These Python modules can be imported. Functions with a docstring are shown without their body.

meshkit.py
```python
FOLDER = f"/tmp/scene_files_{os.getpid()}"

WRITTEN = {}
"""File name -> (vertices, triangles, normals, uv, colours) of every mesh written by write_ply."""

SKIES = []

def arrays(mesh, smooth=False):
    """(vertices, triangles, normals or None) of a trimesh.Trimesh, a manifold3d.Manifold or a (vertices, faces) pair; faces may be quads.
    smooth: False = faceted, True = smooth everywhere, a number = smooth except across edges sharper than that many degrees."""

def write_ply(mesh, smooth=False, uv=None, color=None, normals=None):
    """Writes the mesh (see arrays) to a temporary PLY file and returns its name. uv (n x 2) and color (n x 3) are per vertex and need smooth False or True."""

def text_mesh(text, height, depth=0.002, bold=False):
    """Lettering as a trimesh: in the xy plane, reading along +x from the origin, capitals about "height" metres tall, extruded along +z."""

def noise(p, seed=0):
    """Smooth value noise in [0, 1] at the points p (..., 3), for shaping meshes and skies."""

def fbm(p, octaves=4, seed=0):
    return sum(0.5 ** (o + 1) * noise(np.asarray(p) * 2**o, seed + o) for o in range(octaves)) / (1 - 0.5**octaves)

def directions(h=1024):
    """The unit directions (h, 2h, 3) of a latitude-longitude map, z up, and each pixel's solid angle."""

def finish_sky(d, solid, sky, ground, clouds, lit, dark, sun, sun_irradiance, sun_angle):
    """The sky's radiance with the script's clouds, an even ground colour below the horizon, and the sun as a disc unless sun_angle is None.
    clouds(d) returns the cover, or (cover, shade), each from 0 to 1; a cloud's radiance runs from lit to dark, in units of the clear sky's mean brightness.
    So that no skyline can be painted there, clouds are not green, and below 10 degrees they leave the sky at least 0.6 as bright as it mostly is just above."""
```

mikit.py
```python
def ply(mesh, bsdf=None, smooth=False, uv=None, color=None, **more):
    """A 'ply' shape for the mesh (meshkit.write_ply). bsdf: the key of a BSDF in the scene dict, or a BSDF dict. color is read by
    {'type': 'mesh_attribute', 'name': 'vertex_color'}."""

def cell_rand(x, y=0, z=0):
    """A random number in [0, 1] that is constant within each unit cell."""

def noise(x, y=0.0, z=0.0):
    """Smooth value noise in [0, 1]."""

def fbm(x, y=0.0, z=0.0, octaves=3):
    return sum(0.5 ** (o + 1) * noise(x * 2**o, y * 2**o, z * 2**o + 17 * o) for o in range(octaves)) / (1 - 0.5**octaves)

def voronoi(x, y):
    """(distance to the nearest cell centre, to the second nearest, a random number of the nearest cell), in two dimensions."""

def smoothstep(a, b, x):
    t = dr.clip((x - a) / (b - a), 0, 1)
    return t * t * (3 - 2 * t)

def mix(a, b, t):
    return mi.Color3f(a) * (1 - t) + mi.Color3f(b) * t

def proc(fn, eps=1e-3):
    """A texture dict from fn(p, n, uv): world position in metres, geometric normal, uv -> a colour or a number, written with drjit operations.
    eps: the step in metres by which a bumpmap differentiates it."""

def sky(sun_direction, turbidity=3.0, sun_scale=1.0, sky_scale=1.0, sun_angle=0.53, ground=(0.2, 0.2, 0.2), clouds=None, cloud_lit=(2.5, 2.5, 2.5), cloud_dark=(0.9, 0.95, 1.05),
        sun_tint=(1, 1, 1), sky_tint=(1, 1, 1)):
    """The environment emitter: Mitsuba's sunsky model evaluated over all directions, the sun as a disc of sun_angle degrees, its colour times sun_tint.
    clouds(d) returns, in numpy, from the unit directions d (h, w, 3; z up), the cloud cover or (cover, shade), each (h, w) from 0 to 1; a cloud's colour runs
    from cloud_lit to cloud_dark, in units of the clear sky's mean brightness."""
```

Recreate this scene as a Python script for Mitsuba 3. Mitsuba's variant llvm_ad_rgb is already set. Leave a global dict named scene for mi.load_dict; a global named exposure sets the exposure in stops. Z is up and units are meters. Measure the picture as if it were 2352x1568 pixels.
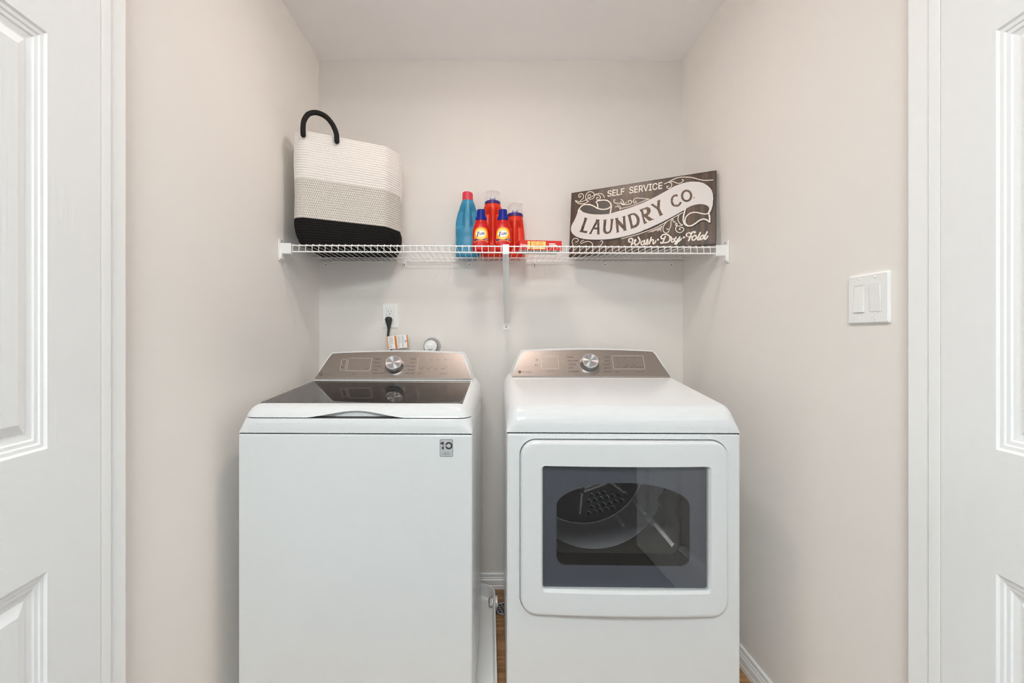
import math
import random
import numpy as np
import trimesh
import manifold3d as m3
import shapely
from shapely.geometry import Polygon, LineString, Point
from shapely.ops import triangulate as _tri
import drjit as dr
import mitsuba as mi
import mikit
import meshkit
from mikit import noise, fbm, smoothstep, mix, proc

random.seed(7)
scene, labels = {}, {}
T4 = mi.ScalarTransform4f

# ---------------------------------------------------------------- camera, lights, exposure
scene['camera'] = {
    'type': 'perspective', 'fov': 2 * math.degrees(math.atan(1176 / 1045)), 'fov_axis': 'x', 'near_clip': 0.05, 'far_clip': 50.0,
    'principal_point_offset_x': 0.0221, 'principal_point_offset_y': 0.00765,
    'to_world': T4().look_at(origin=[0, 0, 1.178], target=[0, 1, 1.178], up=[0, 0, 1])}
exposure = 0.0
CLOSET_LAMP = [72 * c for c in (1.0, 0.835, 0.755)]      # warm disc lamp on the closet ceiling
UNSEEN_HALL_LAMP = [39 * c for c in (0.94, 1.0, 0.995)]         # unseen cool lamp behind the camera, placed to light doors and machine fronts

# ---------------------------------------------------------------- materials
def rgb(c): return {'type': 'rgb', 'value': list(c)}
def mat(name, color, rough=0.5, spec=0.5, metal=0.0, bump=None, scale=0.001, **more):
    b = {'type': 'principled', 'base_color': color if isinstance(color, dict) else rgb(color), 'roughness': rough, 'metallic': metal}
    if metal == 0: b['specular'] = spec
    b.update(more)
    if bump is not None: b = {'type': 'bumpmap', 'arbitrary': bump, 'scale': scale, 'nested': b}
    scene[name] = {'type': 'twosided', 'nested': b}
    return name
mat('m_wall', (0.765, 0.738, 0.708), 0.75, 0.25)
mat('m_hall_wall', (0.80, 0.80, 0.795), 0.8, 0.2)
mat('m_ceiling', (0.90, 0.89, 0.885), 0.9, 0.1)
mat('m_trim', (0.83, 0.845, 0.845), 0.35, 0.4)
def door_grain(p, n, uv):
    rail = (p.z > 0.77) & (p.z < 0.98) & (p.y < 0.782)
    vert = noise(p.y * 330, p.z * 5.0, 3.0) + 0.6 * noise(p.y * 700, p.z * 11, 9.0)
    hori = noise(p.y * 6, p.z * 330 + 4 * noise(p.y * 8, p.z * 6), 5.0) + 0.6 * noise(p.y * 13, p.z * 700, 2.0)
    return dr.select(rail, hori, vert)
mat('m_door', (0.83, 0.85, 0.858), 0.32, 0.45, bump=proc(door_grain, 0.0007), scale=0.00022)
mat('m_enamel', (0.655, 0.675, 0.685), 0.17, 0.42)
mat('m_plastic_white', (0.80, 0.81, 0.80), 0.3, 0.5)
mat('m_wire', (0.84, 0.84, 0.83), 0.3, 0.5)
mat('m_gap_shade', (0.02, 0.02, 0.022), 0.6)  # near-black filler, paints the shade inside open seams
mat('m_screw', (0.16, 0.15, 0.14), 0.35, metal=1.0)
mat('m_screw_white', (0.78, 0.78, 0.77), 0.35)
mat('m_chrome', (0.50, 0.50, 0.51), 0.06, metal=1.0)
mat('m_chrome_ring', (0.86, 0.86, 0.87), 0.14, metal=1.0)
mat('m_black_rubber', (0.018, 0.018, 0.02), 0.45)
mat('m_ink', (0.045, 0.036, 0.032), 0.7)
mat('m_ink_soft', (0.16, 0.13, 0.115), 0.7)
mat('m_print_light', (0.60, 0.54, 0.49), 0.5)
mat('m_glass_lid', (0.012, 0.012, 0.013), 0.02, 0.40)
def steel_streak(p, n, uv):
    g = 0.94 + 0.12 * noise(p.x * 12, uv.y * 2600, 4.0)
    return mi.Color3f(0.335, 0.305, 0.28) * g
scene['m_steel'] = {'type': 'twosided', 'nested': {'type': 'principled', 'base_color': proc(steel_streak), 'metallic': 1.0, 'roughness': 0.34, 'anisotropic': 0.5}}
scene['m_knob_face'] = {'type': 'twosided', 'nested': {'type': 'roughconductor', 'material': 'none', 'distribution': 'ggx', 'alpha_u': 0.04, 'alpha_v': 0.26, 'specular_reflectance': rgb((0.56, 0.56, 0.58))}}
mat('m_knob_side', (0.42, 0.43, 0.45), 0.22, metal=1.0)
scene['m_tinted_glass'] = {'type': 'thindielectric', 'int_ior': 1.52, 'specular_transmittance': rgb((0.93, 0.94, 0.93))}
mat('m_liner', (0.014, 0.012, 0.010), 0.6)
mat('m_bezel', (0.060, 0.066, 0.086), 0.45)
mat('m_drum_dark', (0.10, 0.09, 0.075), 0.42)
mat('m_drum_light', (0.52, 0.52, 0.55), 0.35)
mat('m_drum_plate', (0.075, 0.07, 0.065), 0.4)
mat('m_drum_bright_edge', (0.96, 0.95, 0.92), 0.25)  # near-white colour paints the highlights on drum edges and streaks
mat('m_hole_shade', (0.01, 0.01, 0.01), 0.8)  # near-black, paints the shaded inside of holes and openings
mat('m_blue_bottle', (0.04, 0.25, 0.42), 0.32, 0.35)
mat('m_pink_cap', (0.66, 0.045, 0.075), 0.38)
mat('m_red_bottle', (0.70, 0.034, 0.010), 0.30, 0.35)
mat('m_red_small', (0.56, 0.005, 0.005), 0.28, 0.35)
mat('m_blue_cap', (0.002, 0.014, 0.24), 0.35, 0.3)
mat('m_navy', (0.035, 0.015, 0.17), 0.35)
mat('m_spout', (0.16, 0.15, 0.42), 0.4)
scene['m_clear_cap'] = {'type': 'blendbsdf', 'weight': 0.16, 'bsdf_0': {'type': 'thindielectric', 'int_ior': 1.35}, 'bsdf_1': {'type': 'twosided', 'nested': {'type': 'diffuse', 'reflectance': rgb((0.78, 0.76, 0.74))}}}
mat('m_orange', (0.90, 0.22, 0.01), 0.4)
mat('m_yellow', (0.95, 0.62, 0.04), 0.4)
mat('m_yellow_pale', (0.95, 0.75, 0.22), 0.4)
mat('m_white_print', (0.86, 0.86, 0.86), 0.4)
mat('m_box_red', (0.66, 0.018, 0.016), 0.35)
mat('m_card', (0.42, 0.40, 0.38), 0.8)
mat('m_tag_grey', (0.50, 0.50, 0.50), 0.6)
mat('m_tag_orange', (0.62, 0.19, 0.01), 0.5)
mat('m_badge', (0.42, 0.44, 0.46), 0.35, 0.6)
mat('m_badge_rim', (0.16, 0.18, 0.20), 0.4)
def board_wood(p, n, uv):
    a, b = uv.x, uv.y
    g = fbm(a * 75, b * 3.0, 1.5, 4)
    f = noise(a * 420, b * 5, 3.0)
    tone = mix((0.042, 0.026, 0.018), (0.125, 0.074, 0.045), smoothstep(0.25, 0.8, g))
    edge = smoothstep(0.0, 0.012, dr.minimum(dr.minimum(a, 0.5927 - a), dr.minimum(b, 0.30 - b)))
    return tone * (0.78 + 0.4 * f) * (0.45 + 0.55 * edge)
mat('m_board', proc(board_wood), 0.36, 0.5)
mat('m_board_curl', (0.07, 0.058, 0.05), 0.4)
mat('m_sign_white', (0.68, 0.645, 0.625), 0.5)
mat('m_sign_cream', (0.76, 0.70, 0.63), 0.5)
mat('m_sign_pale', (0.52, 0.42, 0.38), 0.5)
def letter_wood_sheen(p, n, uv):
    g = fbm(p.x * 9, p.z * 210, 2.0, 3)
    return mix((0.036, 0.024, 0.017), (0.15, 0.086, 0.047), smoothstep(0.3, 0.75, g) * 0.6 + 0.4 * smoothstep(0.42, 0.70, p.x))  # wood grain, plus sheen painted in as a lighter tone to the right
mat('m_sign_letter', proc(letter_wood_sheen), 0.42)
def rope(p, n, uv):
    k = dr.floor(uv.y)
    fy = uv.y - k
    ph = uv.x / 0.0082 + dr.select(mi.Int32(k) % 2 == 0, 0.0, 0.5)
    c = ph - dr.floor(ph)
    zig = dr.minimum(dr.abs(c - 0.5 * fy), dr.abs(c - 1 + 0.5 * fy))
    thread = 1 - smoothstep(0.05, 0.13, zig)
    white = mi.Color3f(0.80, 0.77, 0.735)
    dotted = mix((0.76, 0.72, 0.66), (0.10, 0.09, 0.085), thread * 0.66)
    out = dr.select(uv.y < 10.0, mi.Color3f(0.013, 0.012, 0.012), dr.select(uv.y < 26.0, dotted, white))
    return out * (0.93 + 0.12 * noise(uv.x * 900, uv.y * 3))
mat('m_rope', proc(rope), 0.9, 0.15)
mat('m_handle', (0.012, 0.011, 0.010), 0.8, 0.3)
def oak(p, n, uv):
    g = fbm(p.x * 7, p.y * 85, 1.0, 4)
    k = dr.floor(p.y / 0.2)
    t = mikit.cell_rand(k, dr.floor(p.x / 1.2 + 0.37 * k), 4.0)
    return mix((0.24, 0.115, 0.045), (0.42, 0.235, 0.11), smoothstep(0.2, 0.8, g)) * (0.8 + 0.4 * t)
mat('m_oak', proc(oak), 0.4)
mat('m_floor_base', (0.10, 0.055, 0.025), 0.7)
def carpet(p, n, uv):
    return mi.Color3f(0.11, 0.105, 0.11) * (0.6 + 0.8 * noise(p.x * 160, p.y * 160, 0))
mat('m_carpet', proc(carpet), 0.95, 0.1)

# ---------------------------------------------------------------- mesh helpers
def TM(v, f): return trimesh.Trimesh(np.asarray(v, float), np.asarray(f, int), process=False)
def cat(*ms): return trimesh.util.concatenate([m for m in ms])
def man(mesh):
    mesh = mesh.copy(); mesh.merge_vertices()
    return m3.Manifold(m3.Mesh(np.asarray(mesh.vertices, np.float32), np.asarray(mesh.faces, np.uint32)))
def unman(M):
    m = M.to_mesh(); return TM(m.vert_properties[:, :3], m.tri_verts)
def box(x0, x1, y0, y1, z0, z1):
    return trimesh.creation.box(extents=(x1 - x0, y1 - y0, z1 - z0), transform=trimesh.transformations.translation_matrix(((x0 + x1) / 2, (y0 + y1) / 2, (z0 + z1) / 2)))
def ell_points(n=5):
    out = []
    for i in range(n + 1):
        for j in range(n + 1):
            a, b = i / n * math.pi / 2, j / n * math.pi / 2
            out.append((math.cos(a) * math.cos(b), math.sin(a) * math.cos(b), math.sin(b)))
    return np.array(out)
def hullman(pts):
    return m3.Manifold.hull_points(np.asarray(pts, np.float32))
def rbox(x0, x1, y0, y1, z0, z1, r=0.004, n=3):
    e, pts = ell_points(n) * r, []
    for sx, X in ((-1, x0 + r), (1, x1 - r)):
        for sy, Y in ((-1, y0 + r), (1, y1 - r)):
            for sz, Z in ((-1, z0 + r), (1, z1 - r)):
                pts.append(e * (sx, sy, sz) + (X, Y, Z))
    return unman(hullman(np.vstack(pts)))
def catmull(pts, n=6):
    p = np.asarray(pts, float)
    if len(p) < 3: return p
    q = np.vstack([2 * p[0] - p[1], p, 2 * p[-1] - p[-2]])
    out = []
    for i in range(1, len(q) - 2):
        for t in np.arange(n) / n:
            a, b, c, d = q[i - 1], q[i], q[i + 1], q[i + 2]
            out.append(0.5 * (2 * b + (c - a) * t + (2 * a - 5 * b + 4 * c - d) * t * t + (3 * b - a - 3 * c + d) * t ** 3))
    out.append(p[-1])
    return np.array(out)
def tube(path, r, n=8):
    p = np.asarray(path, float); k = len(p)
    r = np.broadcast_to(np.asarray(r, float), (k,))
    t = np.gradient(p, axis=0); t /= np.linalg.norm(t, axis=1, keepdims=True)
    u = np.cross(t[0], (0, 0, 1) if abs(t[0][2]) < 0.9 else (1, 0, 0)); u /= np.linalg.norm(u)
    v, f = [], []
    ang = np.arange(n) * 2 * math.pi / n
    for i in range(k):
        u = u - t[i] * np.dot(u, t[i]); u /= np.linalg.norm(u)
        w = np.cross(t[i], u)
        v.append(p[i] + r[i] * (np.cos(ang)[:, None] * u + np.sin(ang)[:, None] * w))
    v = np.vstack(v + [p[:1], p[-1:]])
    for i in range(k - 1):
        for j in range(n):
            a, b, c, d = i * n + j, i * n + (j + 1) % n, (i + 1) * n + (j + 1) % n, (i + 1) * n + j
            f += [(a, b, c), (a, c, d)]
    for j in range(n):
        f += [(k * n, (j + 1) % n, j), (k * n + 1, (k - 1) * n + j, (k - 1) * n + (j + 1) % n)]
    return TM(v, f)
def loft(rings, cap0=True, cap1=True):
    rings = [np.asarray(r, float) for r in rings]; n = len(rings[0]); v = np.vstack(rings); f = []
    for i in range(len(rings) - 1):
        for j in range(n):
            a, b, c, d = i * n + j, i * n + (j + 1) % n, (i + 1) * n + (j + 1) % n, (i + 1) * n + j
            f += [(a, b, c), (a, c, d)]
    if cap0:
        v = np.vstack([v, rings[0].mean(0)[None]]); k = len(v) - 1
        f += [(k, (j + 1) % n, j) for j in range(n)]
    if cap1:
        v = np.vstack([v, rings[-1].mean(0)[None]]); k = len(v) - 1; o = (len(rings) - 1) * n
        f += [(k, o + j, o + (j + 1) % n) for j in range(n)]
    m = TM(v, f)
    if cap0 and cap1 and m.volume < 0: m.invert()
    return m
def rrect(x0, x1, z0, z1, r, n=6):
    out = []
    for cx, cz, a0 in ((x1 - r, z1 - r, 0), (x0 + r, z1 - r, 90), (x0 + r, z0 + r, 180), (x1 - r, z0 + r, 270)):
        for i in range(n + 1):
            a = math.radians(a0 + 90 * i / n); out.append((cx + r * math.cos(a), cz + r * math.sin(a)))
    return np.array(out)
def xz(ring, y): return np.stack([ring[:, 0], np.full(len(ring), float(y)), ring[:, 1]], 1)
def lathe(profile, n=40):                          # profile of (radius, height); axis z
    a = np.arange(n) * 2 * math.pi / n
    rings = [np.stack([r * np.cos(a), r * np.sin(a), np.full(n, float(z))], 1) for r, z in profile]
    return loft(rings)
def prism(poly, t):
    polys = [g for g in getattr(poly, 'geoms', [poly]) if g.area > 1e-12]
    return cat(*[trimesh.creation.extrude_polygon(g, t, engine='earcut') for g in polys])
def moved(mesh, O=(0, 0, 0), U=(1, 0, 0), V=(0, 1, 0), W=(0, 0, 1)):
    m = mesh.copy(); m.vertices = np.asarray(O, float) + np.asarray(m.vertices) @ np.array([U, V, W], float)
    if np.linalg.det(np.array([U, V, W], float)) < 0: m.invert()
    return m
def front(mesh, x=0, y=0, z=0): return moved(mesh, (x, y, z), (1, 0, 0), (0, 0, 1), (0, -1, 0))   # a mesh drawn in xy, thick along +z, stood up to face -y
def text_fit(s, u0, u1, v0, h, t=0.0004, bold=False):
    m = meshkit.text_mesh(s, h, t, bold)
    lo, hi = m.bounds[0][0], m.bounds[1][0]
    v = np.array(m.vertices); v[:, 0] = u0 + (v[:, 0] - lo) / (hi - lo) * (u1 - u0); v[:, 1] += v0
    return TM(v, m.faces)
def stroke(pts, w, n=5):
    p = catmull(pts, n); return LineString(p).buffer(w / 2, quad_segs=4)
def key(name):
    if name not in scene and not any(k.startswith(name + '__') for k in scene): return name
    i = 1
    while f'{name}_{i:03d}' in scene or any(k.startswith(f'{name}_{i:03d}__') for k in scene): i += 1
    return f'{name}_{i:03d}'
def add(name, mesh, m, smooth=False, parent=None, label=None, uv=None, kind=None):
    k = key((parent + '__' if parent else '') + name)
    scene[k] = mikit.ply(mesh, m, smooth, uv=uv)
    e = {}
    if label: e['label'] = label
    if kind: e['kind'] = kind
    if e: labels[k] = e
    return k
def thing(name, label, cat_, group=None):
    k = key(name); labels[k] = {'label': label, 'category': cat_}
    if group: labels[k]['group'] = group
    return k
def struct(name, mesh, m, smooth=False, label=None):
    k = add(name, mesh, m, smooth); labels[k] = {'kind': 'structure', 'label': label or name.replace('_', ' ')}
    return k
def rotz(deg, O):
    a = math.radians(deg); c, s = math.cos(a), math.sin(a)
    return lambda m: moved(m, (O[0], O[1], 0), (c, s, 0), (-s, c, 0))
SIGN = {
'lines': [[3,[[46.3,279.9],[41.2,272],[35.6,276.8],[36,286.2],[45.1,289.8],[54.6,284.1],[58,274.9],[54.6,264.5],[43.4,256]]],[3,[[89.4,271.7],[86.9,277.5],[80.8,277.7],[77.3,270.4],[83,261],[91.5,255.9],[101.2,258.3],[106.9,267.5],[106.5,276.8],[98.6,287.3],[89.4,291.9],[77.3,290.7],[69.3,281],[66.6,270.5],[69.4,259.2],[74.2,252.2],[81.1,248.9]]],[3,[[35.8,252.1],[51.3,251],[69.5,256.1],[84.4,263.1],[99.3,269.4],[111.2,272.2],[123.1,271.9],[130.7,266.9],[134.7,258.6],[132.7,251.2],[125.5,247.7],[117.8,253.5],[119,261],[125.1,259.3]]],[3,[[108.2,273.4],[117,276.7],[128.9,277.1],[140.9,272.2],[148.5,264.1],[152.5,254.3]]],[3.6,[[19.9,259.5],[31.3,247.6],[47,241.4],[63.9,240.5],[75.9,245.8],[81.1,248.9]]],[2.8,[[19.9,260.3],[27.8,257.6],[37.4,250.7]]],[5.6,[[116.9,238.2],[121.2,242.2],[137.5,242.9],[155.1,241.5],[169.9,235],[180.4,222.9],[184.4,210.2],[182.8,192.4],[180.4,178.4]]],[5.1,[[116.9,238.2],[123.2,226.6],[125.3,209.5]]],[5.6,[[36,207.9],[43.2,220.9],[56.6,232.3],[76.4,232.8],[94.8,227.6],[111.6,217.5],[125.3,207.9],[144.7,200.7],[163.8,199.5],[175.3,203.2],[181.6,209.1]]],[3.3,[[200.2,236.6],[194.4,236.7],[194.7,228.3],[200.6,222.2],[213.5,219.6],[224.9,215.7],[233.6,209.2]]],[3.3,[[224.4,235.9],[231.6,228.9],[236.1,219.3],[235.7,208.9]]],[3.3,[[223.3,224.9],[229.1,217.3],[234.3,209.1]]],[2.8,[[248.7,218.9],[241.9,214],[235.7,208.9]]],[3.3,[[235.7,208.9],[249,208.5],[262.9,208.7],[270.4,214.3],[268.1,222.7],[261.1,225.3],[254.9,221],[257.2,216.2]]],[3,[[285.4,219.4],[288.9,214.5],[282.2,211.1],[276.5,217.8],[280.4,227.6],[291.3,231.1],[321.6,223.9],[341.5,219.1]]],[2.8,[[224.1,194.2],[260.4,198],[294.6,206.3],[320.2,214.3],[341.5,219.6]]],[3,[[200.4,204.2],[209.6,205.9],[218.3,199.4],[223.5,189.8]]],[2.5,[[208,212.9],[218.1,208.4],[226.9,195.3]]],[3.3,[[399.9,275.3],[419.2,282.1],[438.2,290.3],[457.2,293.4],[476.1,291.6],[494.7,287.6],[513.3,280.8],[531.6,271.4],[549.8,264.8],[567.7,262.4],[580.7,261.5]]],[3,[[424.3,281.3],[435.9,278.6],[446.1,271.8],[458.8,268.3],[468.8,272.3],[472.5,278.7],[467.4,283.1]]],[3,[[417.9,278.7],[425.7,275.3],[429,266.1],[424.7,256.9],[417.1,253.1],[410.6,257],[409.8,262.9],[416.9,263.1]]],[3,[[29.4,65.5],[37,66.2],[42.1,73.4],[36.5,80.9],[27.1,83.4],[17.9,80.5],[12.9,70.2],[15.8,57.6],[21,44.8],[27.3,39.5]]],[3,[[54.3,55.3],[69.2,61.4],[84.2,62.9],[97.9,58.5],[107.2,47],[104.5,39.7],[92.9,31.8],[81.1,26.8]]],[2.8,[[51.1,60.2],[56.9,67.2],[66.6,70.8]]],[3,[[142.2,57],[146.5,60.3],[151.7,54.5],[149.8,47.2],[145.6,41.7],[140.1,33.3]]],[2.5,[[23.1,30.7],[32.2,34.5],[36.5,41.7]]],[3,[[231.4,59.6],[263.8,64.9],[297.8,71.3],[324.7,78.4],[364.2,90],[402.7,107.9],[440.6,127.1],[471.7,142.6]]],[3,[[458.1,134.6],[454.5,122.5],[455.9,109.8],[463.6,96.3],[472.3,91.1],[461.2,88.2],[451.2,89.4],[445.5,95.7],[447.3,101.8],[451.7,97],[449.9,89.6],[446.3,80.3],[449,68.8],[459.1,60.8],[470.2,62.3],[476.9,71.2],[472.5,80],[463.8,80.3],[459.5,74.6],[465.1,71.8]]],[2.8,[[435.7,120.7],[435.8,112.3],[440.3,106.1],[444.6,109.8]]],[2.8,[[431.9,119.8],[428.2,109],[428.4,96.4],[424.8,84.2],[418.6,77.9],[412.1,82.9]]],[3,[[410.4,109.8],[401.6,98.2],[398,84.5],[400.8,71.5],[408.6,65],[417.5,66.8],[421.8,74]]],[5.6,[[481.4,156.6],[476.7,134.9],[474.5,114.4],[478.4,95.9],[489.6,84.8],[503.1,83.2],[517.6,89.7],[531.9,100.2],[546.2,104.6],[558.1,101],[570,90.1]]],[5.6,[[570,90.1],[569.9,107.7],[567.4,122.9]]],[4.6,[[489.6,86.2],[482.1,96.8],[481.4,108],[484.3,121.4],[495.2,132.5],[508.6,136.9],[522,135.8],[538.9,129.4],[554.4,124.6],[565,127.3],[569.1,139]]]],
'script': [[5.8,[[268.6,41.2],[263,43.2],[262.1,52],[268.2,56.4],[276.4,54.8],[278,46],[273,29.1]]],[5.1,[[273,29.1],[286.4,37.9],[291.6,47.5],[286.1,48],[286.4,37.9],[289.4,25.4]]],[5.8,[[289.4,25.4],[302.7,31.9],[307.9,42.9],[300.8,58.7]]],[5.1,[[324.9,40],[317.6,39.3],[312.4,31.3],[316.6,23.7],[323.2,27.3],[326.9,42.7]]],[5.1,[[326.9,42.7],[325.8,29.9],[328.6,25.4],[333.7,32]]],[5.1,[[333.7,32],[338.1,45.8],[340.3,34.1],[337.9,24.4],[331.2,26.5]]],[5.8,[[352.5,52.1],[345.8,25.1]]],[5.3,[[346.9,32.1],[354.6,41.2],[361.2,40.5],[360.1,30.7],[361.5,24.2],[368,28.5],[371.1,35.3]]],[7.6,[[378.8,39.8],[380.1,39.7]]],[7.9,[[476.7,38.8],[477.9,38.7]]],[5.8,[[407.5,50.4],[402.6,37.6],[397.7,25.5]]],[5.6,[[400,42.1],[393.6,42.8],[390.9,50.1],[397.2,57.8],[410,59.3],[421.5,52.4],[425.5,40.8],[421.9,28.6],[411.8,24.1],[400.3,24.5],[392.6,23.2],[390,27.7]]],[5.3,[[429.2,46.7],[432.5,37.3],[438.2,36.7]]],[5.3,[[432.5,37.3],[430.7,30.5],[434.6,23.9],[440.8,26.7]]],[5.6,[[448.1,42.6],[442.6,32.1],[444.6,25.6],[450.8,27.1],[455.7,34.8]]],[5.8,[[462.4,42.4],[455.8,26.5],[449.7,14.7],[444.1,16],[447.2,19.1],[459.6,24.8],[468.1,34.2]]],[5.3,[[488.3,42.4],[485.8,48.1],[490,54.5]]],[5.6,[[496.1,55.9],[503.4,52.4],[508.2,56.6],[515.5,57.8],[519.1,55.4],[515.5,53.1]]],[6.1,[[505.8,52.8],[502.3,42.2],[495.2,23.2]]],[4.3,[[493.8,39],[507.2,37.6]]],[5.3,[[519.2,43.1],[512,39.8],[507.3,30.8],[509.8,24.4],[517,25],[522.9,33.2],[520.4,42.3]]],[6.1,[[537.1,52],[530.1,35.2],[527.8,27.3],[530.2,23],[537.3,27.6]]],[5.6,[[550.3,39.7],[542,37.9],[536.1,29.1],[538.6,23.4],[545.7,26.7],[551.5,36.9]]],[5.8,[[561.4,52],[553.9,33.9],[551.6,26.1],[555.1,23.1],[561,29.2],[563.3,34.3]]]],
'ribbon': [[36,207.9],[45,214.4],[56.2,202.8],[71.8,194.5],[94.7,186.4],[117.3,181.8],[147,177.6],[179,176.4],[204.6,181.2],[232.8,185.5],[260.6,190.6],[288,197],[315,204.8],[321.9,207.1],[361.6,222.2],[400.5,239.3],[438.7,257.4],[470.1,265],[495,267.1],[519.5,263.7],[543.8,254.7],[564.3,236.8],[576.3,218.4],[581.7,192.9],[581.4,175.3],[581.2,175.3],[579,151.1],[569.8,125.3],[568.5,139],[566,151.6],[556.5,161.2],[541,166.8],[521.7,168.2],[502.2,164.8],[485.1,156.7],[476.5,151.7],[453,139.5],[415.3,121.9],[376.9,105.4],[337.8,90.8],[324.6,87.3],[304.3,79.3],[263.7,70.7],[222.1,65],[179.6,62.8],[136.1,65.1],[91.5,70.5],[53.3,79.9],[26.7,93.5],[10.5,110.7],[5.8,128.4],[9,146.7],[17.7,162.8],[26.3,180.4],[31.8,196.8]],
'dark': [[[48,215.6],[58.3,228.1],[76.6,228.6],[94.9,222.9],[116.4,209.2],[131.5,201],[153.7,196.4],[176.9,197.7],[177.4,179.6],[146.9,180.6],[102.2,187.4],[71.7,197.6],[56.1,206.7]],[[124.3,237.1],[145,237.2],[167.1,230.9],[177.7,217.2],[176.6,206.8],[160.8,203],[143.2,203.9],[128.2,209.8],[128.5,224.3]]],
'pale': [[[335.5,75.3],[355.1,82.4],[379.8,90.9],[397.7,100.1],[391.6,82.4],[391.2,70.5],[385.2,80.4],[377.5,74.2],[373.5,80.3],[357.9,74.9]]],
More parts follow.
